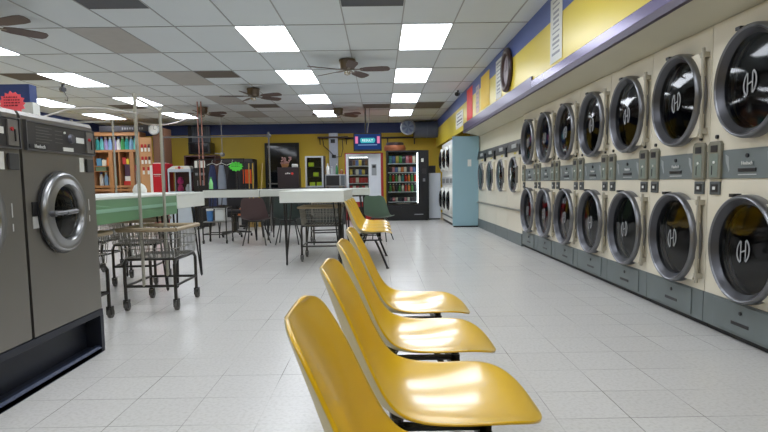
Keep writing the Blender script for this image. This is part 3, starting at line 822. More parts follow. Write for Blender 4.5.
table('far white table on the left, holding a thin black strip', -3.10, -2.12, 10.2, 10.95, .91, .13, M_TABLE, inset=.08)
table('far white table on the right, behind the yellow chair row', -2.10, -.18, 10.2, 10.95, .91, .12, M_TABLE, inset=.1)
o = MB().box(-.45, .42, -.03, .03, 0, .02).build('strip_bar', M_STEELD, smooth=0, bevel=.004, loc=(-2.62, 10.4, .911))
tag(o, 'thin black strip lying along the top of the far left white table', 'bar')

# ================================================================== LAUNDRY CARTS
def make_cart(W=.40, L=.52, zt=.655, rack=None, name='laundry_cart'):
    t = thing(name, '', 'laundry cart')
    hw, hl = W / 2, L / 2
    rim = MB()
    r = .017
    pts = [(-hw - .03, -hl - .03), (hw + .03, -hl - .03), (hw + .03, hl + .03), (-hw - .03, hl + .03)]
    for a, b_ in zip(pts, pts[1:] + pts[:1]): rim.cyl((a[0], a[1], zt), (b_[0], b_[1], zt), r, n=10)
    rim.build('bumper_rim', M_TAN, t)
    wv = MB()
    def side(ax, ay, bx, by, z0, z1, n):
        for k in range(n + 1):
            f_ = k / n; x, y = ax + (bx - ax) * f_, ay + (by - ay) * f_
            cx, cy = x * .9, y * .92
            wv.cyl((cx, cy, z0), (x, y, z1), .0032, n=4, caps=False)
        for q in (0, .33, .66):
            s_ = .9 + .1 * q
            wv.cyl((ax * s_, ay * s_, z0 + (z1 - z0) * q), (bx * s_, by * s_, z0 + (z1 - z0) * q), .0042, n=4, caps=False)
    zb = zt - .23
    P = [(-hw - .02, -hl - .02), (hw + .02, -hl - .02), (hw + .02, hl + .02), (-hw - .02, hl + .02)]
    for (a, b_), n in zip(zip(P, P[1:] + P[:1]), (12, 15, 12, 15)): side(*a, *b_, zb, zt, n)
    for k in range(13):
        x = -hw * .95 + 2 * hw * .95 * k / 12; wv.cyl((x, -hl * .95, zb), (x, hl * .95, zb), .0035, n=4, caps=False)
    wv.build('wire_basket', M_WIRE, t, smooth=0)
    fr = MB()
    R_ = .014
    for sx in (-1, 1):
        fr.tube([(sx * hw, -hl, .09), (sx * hw, -hl, zb - .05), (sx * hw, -hl + .05, zb - .012), (sx * hw, hl - .05, zb - .012), (sx * hw, hl, zb - .05), (sx * hw, hl, .09)], R_, 8)
        fr.cyl((sx * hw, -hl, .20), (sx * hw, hl, .20), R_ * .8, n=8)
    for sy in (-1, 1):
        fr.cyl((-hw, sy * hl, .20), (hw, sy * hl, .20), R_ * .8, n=8)
        fr.cyl((-hw, sy * (hl - .05), zb - .012), (hw, sy * (hl - .05), zb - .012), R_ * .8, n=8)
    fr.build('frame', M_STEELD, t)
    for sx in (-1, 1):
        for sy in (-1, 1):
            w_ = MB().cyl((sx * hw - .012, sy * hl + .02, .038), (sx * hw + .012, sy * hl + .02, .038), .038, n=18).build('caster', mat('worn grey tyre', (96, 94, 92), .6), t)
            MB().box(sx * hw - .02, sx * hw - .014, sy * hl - .012, sy * hl + .032, .03, .09).box(sx * hw + .014, sx * hw + .02, sy * hl - .012, sy * hl + .032, .03, .09).box(sx * hw - .02, sx * hw + .02, sy * hl - .012, sy * hl + .032, .085, .093).build('caster_fork', M_STEELD, w_, smooth=0)
    if rack:
        rk = MB()
        (ax, ay, az), (bx, by, bz) = rack
        rk.cyl((ax, ay, .20), (ax, ay, az), .013, n=10).cyl((bx, by, .20), (bx, by, bz), .013, n=10)
        rk.cyl((ax, ay, az - .01), (bx, by, bz - .01), .010, n=10)
        rk.cyl((ax, ay, az - .01), (ax, ay, az + .02), .018, n=10).cyl((bx, by, bz - .01), (bx, by, bz + .02), .018, n=10)
        rk.build('hanging_rack', mat('satin pole metal', (184, 182, 172), .35, metal=.5), t)
    return t
c1 = make_cart(rack=((-.05, -.26, 1.70), (-.05, .26, 1.66)), name='laundry_cart')
c1.location = (-1.85, 4.87, 0); c1['label'] = 'wire laundry cart with a tall chrome hanging rack beside the green table'
c0 = make_cart(); c0.location = (-2.27, 4.10, 0)
c0['label'] = 'wire laundry cart half hidden behind the steel washer, under the green table'
carts = 'wire basket laundry carts'
c0['group'] = carts; c1['group'] = carts
dup(c0, (-2.5, 6.05, 0), .1, 'wire laundry cart under the far end of the left tables', carts)
c3 = make_cart(W=.48, L=.50, zt=.70); c3.location = (-.77, 7.66, 0); c3.rotation_euler = (0, 0, 0)
c3['label'] = 'wire laundry cart parked under the white table with the deep apron'; c3['group'] = carts
dup(c3, (-.90, 9.75, 0), .2, 'wire laundry cart farther back under the middle white tables', carts)
c4 = make_cart(W=.5, L=.5, zt=.6, rack=((-.25, .2, 1.80), (.25, .2, 1.80))); c4.location = (-3.5, 7.0, 0)
c4['label'] = 'laundry cart whose rack pole rises in front of the detergent shelves'; c4['group'] = carts
# tray cart with buckets
t = thing('utility_cart', 'low cart under the far left table carrying a blue bucket and a white bin', 'cart', (-2.83, 10.1, 0))
m = MB()
for sx in (-.2, .2):
    for sy in (-.2, .2): m.cyl((sx, sy, .07), (sx, sy, .62), .011, n=8)
for z in (.16, .62):
    for s in (-.2, .2): m.cyl((-.2, s, z), (.2, s, z), .009, n=8).cyl((s, -.2, z), (s, .2, z), .009, n=8)
m.build('frame', M_STEELD, t)
MB().box(-.2, .2, -.2, .2, .365, .38).build('tray', M_WIRE, t, smooth=0)
for sx in (-.2, .2):
    for sy in (-.2, .2): MB().cyl((sx - .01, sy + .01, .034), (sx + .01, sy + .01, .034), .034, n=14).build('caster', M_RUBBER, t)
t = thing('bucket', 'blue plastic bucket with a white rim on the low cart', 'bucket', (-2.93, 10.0, .381))
MB().lathe([(.05, 0), (.058, .18), (.055, .18), (.048, .004), (0, .004)], n=24).build('pail', mat('blue plastic', (70, 120, 176), .4), t)
MB().lathe([(.055, .178), (.062, .185), (.062, .21), (.05, .215), (0, .215)], n=24).build('lid', M_WHITE, t)
t = thing('storage_bin', 'white plastic bin beside the blue bucket on the low cart', 'bin', (-2.745, 10.02, .381))
MB().box(-.09, .09, -.08, .08, 0, .22).build('tub', mat('milky white plastic', (205, 208, 206), .4), t, smooth=0, bevel=.02)
MB().box(-.10, .10, -.09, .09, .22, .24).build('lid', M_WHITE, t, smooth=0, bevel=.006)
# office chair
t = thing('office_chair', 'dark swivel office chair on a five-star base under the far left table', 'chair', (-2.82, 11.3, 0))
m = MB()
for k in range(5):
    a = 2 * PI * k / 5 + .3; m.cyl((0, 0, .10), (.30 * math.cos(a), .30 * math.sin(a), .075), .022, .014, n=8)
m.cyl((0, 0, .08), (0, 0, .45), .028, n=12).cyl((0, 0, .08), (0, 0, .28), .04, n=12)
m.build('star_base', M_BLACK, t)
for k in range(5):
    a = 2 * PI * k / 5 + .3; x, y = .30 * math.cos(a), .30 * math.sin(a)
    MB().cyl((x - .015, y, .03), (x + .015, y, .03), .03, n=14).build('caster', M_BLACK, t)
MB().box(-.23, .23, -.22, .22, .45, .52).build('seat', mat('dark seat fabric', (44, 42, 46), .8), t, smooth=0, bevel=.03)
MB().box(-.21, .21, .20, .25, .56, .86).build('backrest', mat('dark seat fabric', (44, 42, 46), .8), t, smooth=0, bevel=.03)
MB().box(-.03, .03, .20, .23, .46, .60).build('back_post', M_BLACK, t, smooth=0)

# ================================================================== BACK OF THE ROOM
# red snack machine
def packs(proto_fn, base, rows_, name):
    pass
t = thing('snack_machine', 'red and white snack vending machine with a lit window, left of the black one', 'vending machine', (-.41, 15.6, 0))
W2 = .515
c = MB()
c.box(-W2, W2, .05, .8, 0, .02).box(-W2, W2, .76, .8, .02, 1.78).box(-W2, -W2 + .03, .0, .76, .02, 1.78).box(W2 - .07, W2, .0, .76, .02, 1.78).box(-W2, W2, 0, .8, 1.78, 1.80).box(-W2 + .03, W2 - .03, 0, .76, .02, .50)
c.build('cabinet', M_RED, t, smooth=0)
fr = MB()
fr.box(-W2 + .03, -W2 + .10, -.012, .02, .50, 1.775).box(.12, W2 - .07, -.012, .76, .50, 1.775).box(-W2 + .10, .12, -.012, .02, 1.70, 1.775).box(-W2 + .10, .12, -.012, .02, .50, .64)
fr.build('door_frame', mat('white lit door', (226, 230, 236), .35), t, smooth=0)
MB().box(-W2 + .10, .12, .0, .003, .64, 1.70).build('window_glass', M_CLEAR, t, smooth=0)
kp = MB().box(.20, .33, -.02, -.012, 1.20, 1.50).build('keypad_panel', mat('grey keypad', (150, 155, 158), .4), t, smooth=0)
MB().box(.22, .31, -.024, -.02, 1.40, 1.47).build('display', M_DARK, kp, smooth=0)
MB().box(-W2 + .03, .12, .40, .44, .5, 1.76).build('inner_back', mat('pale inner back', (120, 124, 130), .6), t, smooth=0)
for z in (.78, 1.0, 1.22, 1.46):
    MB().box(-W2 + .05, .12, .02, .38, z - .015, z).build('shelf', M_WHITE, t, smooth=0)
MB().box(-.30, .10, -.02, -.0, .2, .36).build('pickup_flap', M_DARK, t, smooth=0)
def bag_mesh(w_, h_, d_):
    m = MB()
    pts = [(0, .2), (.06, .9), (.5, 1.0), (.94, .9), (1, .2)]
    vs_ = []; fs = []
    prof = [(0, .1), (.08, .8), (.5, 1), (.92, .8), (1, .1)]
    for (q, dd) in prof:
        for (sx, sy) in ((-1, -dd), (-.7, -dd * 1.2), (.7, -dd * 1.2), (1, -dd), (1, dd), (.7, dd * 1.2), (-.7, dd * 1.2), (-1, dd)):
            vs_.append((sx * w_ / 2, sy * d_ / 2, q * h_))
    for i in range(4):
        for k in range(8): fs.append((i * 8 + k, i * 8 + (k + 1) % 8, (i + 1) * 8 + (k + 1) % 8, (i + 1) * 8 + k))
    fs += [tuple(range(8)), tuple(range(32, 40))]
    return m.add(vs_, fs)
PACKC = {'dark': (50, 44, 60), 'brown': (104, 72, 50), 'red': (180, 50, 48), 'yellow': (196, 168, 70), 'green': (70, 140, 70), 'cream': (206, 196, 176), 'orange': (206, 110, 50), 'blue': (70, 96, 150), 'teal': (60, 130, 130), 'pink': (200, 120, 130)}
def place_packs(rows_, x0, x1, y, n, cols, w_, h_, grp, where):
    protos = {}
    for ri, z in enumerate(rows_):
        for k in range(n):
            cn = cols[ri][k % len(cols[ri])]
            key = cn
            if key not in protos:
                o = bag_mesh(w_, h_, .05).build('snack_pack', mat('wrapper ' + cn, PACKC[cn], .4), smooth=50)
                protos[key] = o
            else:
                o = protos[key].copy(); COL.objects.link(o)
            o.location = (x0 + (x1 - x0) * (k + .5) / n, y, z + .001)
            tag(o, '%s snack pack on %s' % (cn, where), 'snack', grp + ', ' + cn)
place_packs([.78, 1.0, 1.22, 1.46], -.41 - W2 + .12, -.41 + .10, 15.69, 6,
            [['red', 'cream', 'red', 'brown'], ['red', 'red', 'cream', 'red'], ['yellow', 'dark', 'cream', 'blue'], ['dark', 'brown', 'blue', 'yellow']], .075, .15, 'snack packs in the red machine', 'a shelf of the red snack machine')
# strip light inside the machine
M_STRIP = mat_emit('machine strip lamp', (.95, 1, 1), 5.0)
MB().box(-W2 + .12, .10, .03, .06, 1.672, 1.69).build('strip_lamp', M_STRIP, t, smooth=0)

# black vending machine
t = thing('vending_machine', 'tall black drink and snack vending machine with a lit glass front', 'vending machine', (.735, 15.25, 0))
HW = .555
c = MB()
c.box(-HW, HW, .78, .82, 0, 1.83).box(-HW, -HW + .04, 0, .78, .03, 1.83).box(.28, HW, 0, .78, .03, 1.83).box(-HW + .04, .28, 0, .78, 1.79, 1.83).box(-HW + .04, .28, 0, .78, .03, .42).box(-HW + .03, HW - .03, .04, .78, 0, .03)
c.build('cabinet', mat('black cabinet enamel', (22, 23, 28), .3, var=.05), t, smooth=0, bevel=.006)
MB().box(-HW + .06, .275, -.004, 0, .42, 1.77).build('window_glass', M_CLEAR, t, smooth=0)
MB().box(-HW + .04, .28, .42, .46, .42, 1.79).build('inner_back', mat('dark inner back', (54, 60, 72), .5), t, smooth=0)
for z in (.50, .76, 1.02, 1.27, 1.50):
    MB().box(-HW + .05, .24, .02, .40, z - .018, z).build('shelf', mat('white shelf edge', (220, 226, 228), .4), t, smooth=0)
MB().box(.245, .272, .005, .03, .46, 1.77).build('strip_lamp', M_STRIP, t, smooth=0)
MB().box(.36, .42, -.008, 0, 1.53, 1.62).build('price_label', M_WHITE, t, smooth=0)
MB().box(.37, .49, -.006, 0, 1.22, 1.36).build('keypad', mat('dark keypad', (44, 40, 44), .4), t, smooth=0)
MB().box(.40, .46, -.008, 0, 1.02, 1.10).build('bill_slot', mat('bill acceptor', (120, 120, 124), .4), t, smooth=0)
for x in (-.40, -.14, .12):
    MB().cyl((x, -.004, .29), (x, .0, .29), .07, n=20).build('round_window', M_DARK, t)
MB().box(.17, .40, -.01, 0, .15, .17).build('lower_badge', mat('grey badge', (150, 150, 155), .4), t, smooth=0)
MB().box(-.30, .05, -.01, 0, .44, .452).build('sill', M_STEEL, t, smooth=0)
place_packs([1.50], .735 - HW + .07, .735 + .22, 15.40, 8, [['teal', 'blue', 'yellow', 'green', 'dark', 'pink', 'red', 'cream']], .075, .2, 'snack packs in the black machine top shelf', 'the top shelf of the black vending machine')
place_packs([1.27], .735 - HW + .07, .735 + .22, 15.40, 9, [['dark', 'pink', 'blue', 'cream', 'orange', 'cream']], .065, .14, 'snack packs in the black machine second shelf', 'the second shelf of the black vending machine')
def bottle(m_, cm):
    t_ = thing('drink_bottle', '', 'bottle')
    MB().lathe([(0, 0), (.030, 0), (.032, .01), (.032, .11), (.028, .14), (.013, .175), (.012, .19), (0, .19)], n=14).build('bottle_body', m_, t_, smooth=50)
    MB().lathe([(.014, .185), (.014, .205), (0, .205)], n=12).build('bottle_cap', cm, t_, smooth=40)
    return t_
for z, cl, sh in ((1.02, ['green', 'red', 'green', 'cream', 'teal', 'red', 'orange', 'green', 'red'], 'third'), (.76, ['green', 'brown', 'dark', 'green', 'cream', 'red', 'orange', 'green', 'dark'], 'fourth')):
    pr = {}
    for k, cn in enumerate(cl):
        if cn not in pr: pr[cn] = bottle(mat('drink ' + cn, PACKC[cn], .2), M_WHITE if cn != 'cream' else M_RED); o = pr[cn]
        else: o = dup(pr[cn])
        o.location = (.735 - HW + .10 + k * .082, 15.36, z + .001)
        tag(o, '%s drink bottle on the %s shelf of the black vending machine' % (cn, sh), 'bottle', 'drink bottles in the black machine, %s, %s shelf' % (cn, sh))
place_packs([.50], .735 - HW + .07, .735 + .22, 15.40, 9, [['dark', 'pink', 'cream', 'dark']], .06, .11, 'snack packs in the black machine bottom shelf', 'the bottom shelf of the black vending machine')

# on top of it: round copper basket with dark lid
t = thing('round_basket', 'round copper-coloured basket with a dark lid on top of the black vending machine', 'basket', (.42, 15.65, 1.831))
MB().lathe([(0, 0), (.27, 0), (.29, .06), (.28, .15), (0, .15)], n=28).build('drum', mat('copper tin', (190, 118, 84), .4, metal=.3, var=.2), t, smooth=50)
MB().lathe([(0, .15), (.23, .15), (.24, .20), (.22, .23), (0, .235)], n=28).build('lid', mat('dark brown lid', (60, 46, 50), .5), t, smooth=50)
# white cabinet by the black machine
t = thing('white_cabinet', 'plain white waist-high cabinet between the black vending machine and white dryers', 'cabinet', (1.46, 15.55, 0))
MB().box(-.15, .17, 0, .6, .03, 1.24).build('cabinet_body', mat('cool white enamel', (222, 228, 236), .4, var=.02), t, smooth=0, bevel=.008)
MB().box(-.13, .15, .03, .6, 0, .03).build('toe_kick', M_TOE, t, smooth=0)
o = MB().box(-.09, .09, -.08, .08, 0, .20).build('dark_box', M_DARK, smooth=0, bevel=.01, loc=(1.42, 15.75, 1.241))
tag(o, 'small dark box standing on the plain white cabinet', 'box')
# wall mounted tv over the snack machine
t = thing('television', 'flat television showing a blue and pink picture, hung above the red snack machine', 'television', (-.30, 15.3, 1.83))
MB().box(-.37, .37, .0, .10, 0, .47).build('casing', M_DARK, t, smooth=0, bevel=.012)
MB().box(-.34, .34, -.004, 0, .045, .44).build('screen', mat_emit('screen navy', (.02, .05, .17), .7), t, smooth=0)
mp_ = mat_emit('screen pink', (.75, .2, .38), .9)
for x in (-.32, .25): MB().box(x, x + .07, -.006, -.004, .2, .38).build('pink_bar', mp_, t, smooth=0)
pts = [(-.19, .26), (-.17, .21), (.17, .21), (.20, .26), (.20, .31), (.17, .34), (-.17, .34), (-.19, .31)]
MB().prism(pts, -.006, -.004, 'y').build('teal_banner', mat_emit('screen teal', (.06, .42, .48), .9), t, smooth=0)
text('RESULT', .085, mat_emit('screen white', (.8, .95, 1), 1.1), t, 'banner_lettering', (0, -.0065, .275), (PI / 2, 0, 0), extrude=.0006)
MB().box(-.25, .25, -.006, -.004, .15, .17).build('caption_bar', mat_emit('screen light blue', (.25, .4, .7), .7), t, smooth=0)
MB().tube([(0, .05, .47), (.01, .05, .6), (.05, .05, .8), (.06, .05, ZC - 1.83)], .01).build('ceiling_cord', mat('grey cord', (150, 150, 155), .5), t)
MB().cyl((-.05, .12, .47), (-.05, .12, ZC - 1.83), .018).build('ceiling_pole', M_STEELD, t)
# foil disc + duct + conduit at the back
t = thing('air_duct', 'large dark slate duct under the ceiling in the back right corner', 'duct', (1.10, 18.55, 2.66))
MB().cyl((0, 0, 0), (.75, 0, 0), .26, n=32).build('duct_pipe', mat('slate duct', (92, 102, 126), .4), t)
for x in (0, .4): MB().cyl((x, 0, 0), (x + .03, 0, 0), .27, n=32).build('duct_collar', mat('slate duct collar', (104, 112, 134), .4), t)
t = thing('fan_disc', 'round silver-blue patterned disc in front of the dark duct', 'wall fan', (.90, 18.2, 2.70))
MB().lathe([(.20, -.03), (.235, -.03), (.235, .03), (.20, .03)], (0, 0, 0), 'y', 32).build('guard_ring', M_CHROME, t)
MB().cyl((0, .0, 0), (0, .02, 0), .21, n=32).build('back_plate', mat('silver blue foil', (118, 134, 160), .5, var=.6, scale=14), t)
m = MB()
for k in range(6):
    a = PI * k / 3; m.prism([(0, 0), (.19 * math.cos(a), .19 * math.sin(a)), (.19 * math.cos(a + .5), .19 * math.sin(a + .5))], -.012, -.006, 'y')
m.build('blades', mat('blue grey blade', (84, 100, 136), .4), t, smooth=0)
t = thing('wall_conduit', 'long dark pipe running along the top of the yellow back wall', 'pipe', (0, YB - .05, 2.46))
MB().cyl((-1.1, 0, 0), (XBH - .02, 0, 0), .03, n=10).build('pipe', M_STEELD, t)
for x in (.28, 1.15): MB().cyl((x, 0, 0), (x, 0, -.22), .02, n=8).build('drop_pipe', M_STEELD, t)

# counter with popcorn case, microwave, dark box
t = thing('back_counter', 'dark counter along the back behind the white tables', 'counter', (-1.85, 14.1, 0))
MB().box(-1.05, 1.0, 0, .62, 0, .87).build('cabinet_body', mat('dark green grey laminate', (52, 58, 56), .5), t, smooth=0)
MB().box(-1.08, 1.03, -.02, .64, .87, .91).build('counter_top', M_DARK, t, smooth=0)
for x in (-.53, -.02, .49): MB().box(x - .003, x + .003, -.004, 0, .08, .85).build('door_gap', M_DARK, t, smooth=0)
t = thing('display_case', 'glass-fronted display case with grey frame and lime green packets on the dark counter', 'display case', (-1.585, 14.2, .911))
c = MB()
c.box(-.22, -.18, 0, .03, 0, .76).box(.18, .22, 0, .03, 0, .76).box(-.18, .18, 0, .03, 0, .04).box(-.18, .18, 0, .03, .72, .76)
c.build('front_frame', mat('pale grey frame', (172, 176, 180), .4), t, smooth=0)
MB().box(-.22, .245, .38, .40, 0, .76).box(-.22, -.2, .03, .38, 0, .76).box(.20, .245, .0301, .38, 0, .76).box(-.2, .2, .03, .38, 0, .02).box(-.2, .2, .03, .38, .74, .76).build('case_body', M_DARK, t, smooth=0)
MB().box(-.18, .18, .012, .015, .04, .72).build('glass', M_CLEAR, t, smooth=0)
for z in (.26, .50): MB().box(-.2, .2, .03, .38, z - .008, z).build('shelf', M_STEELD, t, smooth=0)
lime = bag_mesh(.13, .11, .06).build('lime_packet', mat('lime wrapper', (214, 236, 40), .5), smooth=50, loc=(-1.67, 14.33, 1.412))
tag(lime, 'lime green packet on the top shelf of the display case', 'packet')
for (x, z, l) in ((-1.56, 1.172, 'lime green packet on the middle shelf of the display case'), (-1.65, .932, 'lime green packet at the bottom of the display case, left'), (-1.48, .932, 'lime green packet at the bottom of the display case, right')):
    o = lime.copy(); COL.objects.link(o); o.location = (x, 14.33, z); tag(o, l, 'packet')
t = thing('microwave', 'silver microwave oven with a dark door on the counter', 'microwave', (-1.07, 14.2, .911))
MB().box(-.255, .24, 0, .38, .01, .31).build('casing', mat('silver casing', (150, 152, 156), .35, metal=.5), t, smooth=0, bevel=.006)
MB().box(-.23, .09, -.008, 0, .04, .28).build('door', M_DARK, t, smooth=0)
MB().box(.13, .22, -.006, 0, .04, .28).build('control_panel', mat('grey panel', (90, 96, 102), .4), t, smooth=0)
for sx in (-.2, .18): MB().box(sx - .02, sx + .02, .05, .33, 0, .01).build('foot', M_DARK, t, smooth=0)
def pump(loc, label, m_, h=.24, r=.035):
    t_ = thing('bottle', label, 'bottle', loc)
    MB().lathe([(0, 0), (r, 0), (r, h * .6), (r * .75, h * .72), (r * .35, h * .8), (r * .35, h * .88), (0, h * .88)], n=16).build('bottle_body', m_, t_, smooth=50)
    MB().lathe([(r * .4, h * .86), (r * .4, h), (0, h)], n=12).build('bottle_cap', M_WHITE, t_, smooth=40)
pump((-1.27, 14.35, 1.222), 'white bottle at the left end on top of the microwave', M_WHITE, .27, .04)
pump((-1.17, 14.38, 1.222), 'clear grey bottle beside the white bottle on the microwave', mat('clear grey plastic', (170, 180, 182), .2), .2, .03)
pump((-1.05, 14.35, 1.222), 'green bottle on top of the microwave', mat('green plastic', (50, 120, 70), .3), .26, .03)
pump((-.93, 14.33, 1.222), 'short brown jar at the right end on the microwave', mat('brown jar', (140, 84, 50), .3), .12, .045)
# silver strip column + wall shelf
t = thing('wall_panel_column', 'tall pale silver column with cables behind the microwave', 'wall fixture', (-1.48, 18.95, 0))
MB().box(-.14, .14, 0, .15, .0, 2.62).build('column', mat('pale silver panel', (168, 174, 186), .35, metal=.3, var=.15, scale=12), t, smooth=0)
MB().box(-.08, .06, -.06, 0, 2.30, 2.42).box(-.05, .08, -.05, 0, 1.82, 1.92).build('cable_box', M_DARK, t, smooth=0)
MB().tube([(-.34, -.05, 2.44), (-.3, -.05, 2.2), (-.1, -.06, 2.02), (.05, -.06, 1.86)], .012).build('cable', M_DARK, t)
MB().tube([(.30, -.05, 2.44), (.31, -.05, 2.1), (.25, -.05, 1.86), (.05, -.06, 1.85)], .012).build('cable', M_DARK, t)
t = thing('wall_shelf', 'dark narrow shelf bracket high on the back wall left of the television', 'shelf', (-1.5, YB - .26, 2.46))
MB().box(-.48, .50, 0, .235, 0, .05).build('board', mat('dark brown board', (72, 54, 48), .5), t, smooth=0)
for x in (-.42, .44): MB().prism([(0.04, 0), (.235, 0), (.235, -.2)], x - .01, x + .01, 'x').build('bracket', M_DARK, t, smooth=0)
# dark box with logo, on the counter
t = thing('dark_cooler_box', 'dark brown box with white marks and a red dot on the counter', 'box', (-2.20, 14.25, .911))
MB().box(-.29, .23, 0, .40, 0, .50).build('casing', mat('dark maroon black', (44, 32, 36), .4), t, smooth=0, bevel=.008)
MB().box(-.10, -.07, -.004, 0, .33, .36).box(-.06, -.02, -.004, 0, .335, .37).box(-.01, .02, -.004, 0, .335, .36).build('white_marks', M_WLOGO, t, smooth=0)
MB().cyl((.07, -.004, .345), (.07, 0, .345), .03, n=18).build('red_dot', mat('red print', (224, 60, 50), .5), t)
# things on that box: dried flowers / plush clutter
t = thing('flower_basket', 'small basket of pinkish dried flowers on the dark brown box', 'flowers', (-2.33, 14.42, 1.412))
MB().lathe([(0, 0), (.07, 0), (.10, .08), (.09, .085), (.06, .01), (0, .01)], n=20).build('basket', M_WOOD, t, smooth=50)
fl_ = MB()
for k in range(34):
    a, rr, z = random.uniform(0, 2 * PI), random.uniform(0, .17), random.uniform(.09, .24)
    x, y = rr * math.cos(a), rr * math.sin(a) * .7
    fl_.lathe([(0, z - .02), (.022, z - .005), (.018, z + .018), (0, z + .025)], (x, y, 0), n=7).cyl((x * .4, y * .4, .02), (x, y, z - .015), .003, n=4)
fl_.build('blossoms', mat('dusty pink petals', (170, 128, 122), .8, var=.4, scale=30), t)
o = bag_mesh(.14, .08, .1).build('cloth_bundle', M_WHITE, smooth=50, loc=(-2.08, 14.40, 1.412)); tag(o, 'small white folded cloth beside the dried flowers', 'cloth')
# door in the back wall
t = thing('door_1', 'dark glazed back door with a black frame', 'door', (-3.17, YB - .06, 0))
t['kind'] = 'structure'
del t['label']; del t['category']
MB().box(-.56, -.48, 0, .055, 0, 2.34).box(.48, .56, 0, .055, 0, 2.34).box(-.48, .48, 0, .055, 2.25, 2.34).box(-.48, .48, 0, .055, 0, .12).build('door_frame', M_DARK, t, smooth=0)
MB().box(-.48, .48, .02, .03, .12, 2.25).build('door_glass', mat('dark glazing', (26, 30, 34), .06), t, smooth=0)
MB().box(-.48, .48, -.012, .02, 1.0, 1.04).build('push_bar', M_STEEL, t, smooth=0)
# garment rack in front
t = thing('garment_rack', 'tall chrome garment rack with a long horizontal bar in front of the yellow wall', 'garment rack', (-3.2, 11.55, 0))
MB().cyl((1.03, 0, .06), (1.03, 0, 2.03), .017, n=12).build('post', M_CHROME, t)
MB().cyl((-1.05, 0, .06), (-1.05, 0, 1.98), .017, n=12).build('post', M_CHROME, t)
MB().cyl((-1.05, 0, 1.95), (1.08, 0, 1.95), .016, n=12).build('hanging_bar', M_CHROME, t)
MB().cyl((1.03, -.035, 1.95), (1.03, .035, 1.95), .04, n=14).build('bar_clamp', M_CHROME, t)
for x in (-1.05, 1.03):
    MB().cyl((x, -.25, .06), (x, .25, .06), .015, n=8).build('foot_bar', M_CHROME, t)
    for y in (-.24, .24): MB().cyl((x - .01, y, .03), (x + .01, y, .03), .03, n=12).build('caster', M_RUBBER, t)
# black cabinet with green starburst, orange paper
t = thing('black_cabinet', 'wide black cabinet against the back wall behind the hanging garments', 'cabinet', (-4.55, 18.1, 0))
MB().box(-.58, .62, 0, .7, 0, 1.80).build('cabinet_body', mat('matt black panel', (38, 36, 40), .55), t, smooth=0)
MB().box(-.58, .62, -.01, 0, 1.70, 1.80).build('top_band', mat('charcoal band', (56, 54, 58), .5), t, smooth=0)
starburst('starburst_sign', 'lime green starburst sign on a black post before the dark garments', 'sign', (-3.24, 13.20, 1.30), .165, 12, mat('lime green card', (96, 235, 76), .6), squash=.68, lines=2, lm=mat('dark green ink', (40, 120, 40), .6))
o = MB().box(-.015, .015, -.01, .01, 0, 1.45).build('sign_post', M_DARK, smooth=0, loc=(-3.24, 13.215, 0)); tag(o, 'black post carrying the lime green starburst', 'post')
# hanging clothes
def garment(loc, label, m_, w_, h_, rz=0):
    t_ = thing('hanging_garment', label, 'clothes', loc, rz)
    s = MB(); vs_ = []; fs = []; n = 10
    for i in range(9):
        q = i / 8; ww = w_ * (.55 + .45 * min(1, q * 3) + .1 * q) / 2
        for k in range(n):
            a = 2 * PI * k / n
            vs_.append((ww * math.cos(a), (.05 + .012 * math.sin(5 * a + i)) * math.sin(a), -q * h_ + (.02 * math.sin(3 * a) if i == 8 else 0)))
    for i in range(8):
        for k in range(n): fs.append((i * n + k, i * n + (k + 1) % n, (i + 1) * n + (k + 1) % n, (i + 1) * n + k))
    fs += [tuple(range(n)), tuple(range(8 * n, 9 * n))]
    s.add(vs_, fs).build('cloth', m_, t_, smooth=70)
    MB().tube([(-.12, 0, .0), (0, 0, .05), (.12, 0, 0)], .006).tube([(0, 0, .05), (.0, 0, .09), (.02, 0, .115), (.0, 0, .13), (-.02, 0, .12)], .004).build('hanger', M_WHITE, t_)
t = thing('garment_rail', 'low dark clothes rail holding blue, grey and black garments', 'garment rack', (-3.60, 13.4, 0))
for x in (-.55, .50): MB().cyl((x, 0, .03), (x, 0, 1.60), .015).build('post', M_BLACK, t)
MB().cyl((-.55, 0, 1.59), (.50, 0, 1.59), .014).build('hanging_bar', M_BLACK, t)
MB().box(-.57, -.53, -.22, .22, 0, .03).box(.48, .52, -.22, .22, 0, .03).build('foot_bar', M_BLACK, t, smooth=0)
garment((-3.83, 13.4, 1.455), 'dark navy garment on the low clothes rail', mat('navy cloth', (48, 56, 92), .85), .20, .95)
garment((-3.62, 13.4, 1.455), 'light grey garment on the low clothes rail', mat('grey cloth', (140, 148, 162), .85), .19, .90)
garment((-3.37, 13.4, 1.455), 'black garment on the low clothes rail', mat('black cloth', (26, 26, 32), .9), .26, .95)
o = MB().box(-.10, .10, 0, .01, 0, .33).build('orange_notice', mat('orange card', (246, 96, 40), .6), smooth=0, loc=(-3.15, 13.9, 1.03)); tag(o, 'bright orange card to the right of the hanging garments', 'sign')
t = thing('notice_stand', 'dark stand behind the bright orange card', 'stand', (-3.15, 13.925, 0))
MB().box(-.18, .16, 0, .05, .04, 1.52).build('board', mat('dark board', (46, 44, 48), .6), t, smooth=0)
MB().box(-.2, .2, -.15, .2, 0, .04).build('foot', M_DARK, t, smooth=0)
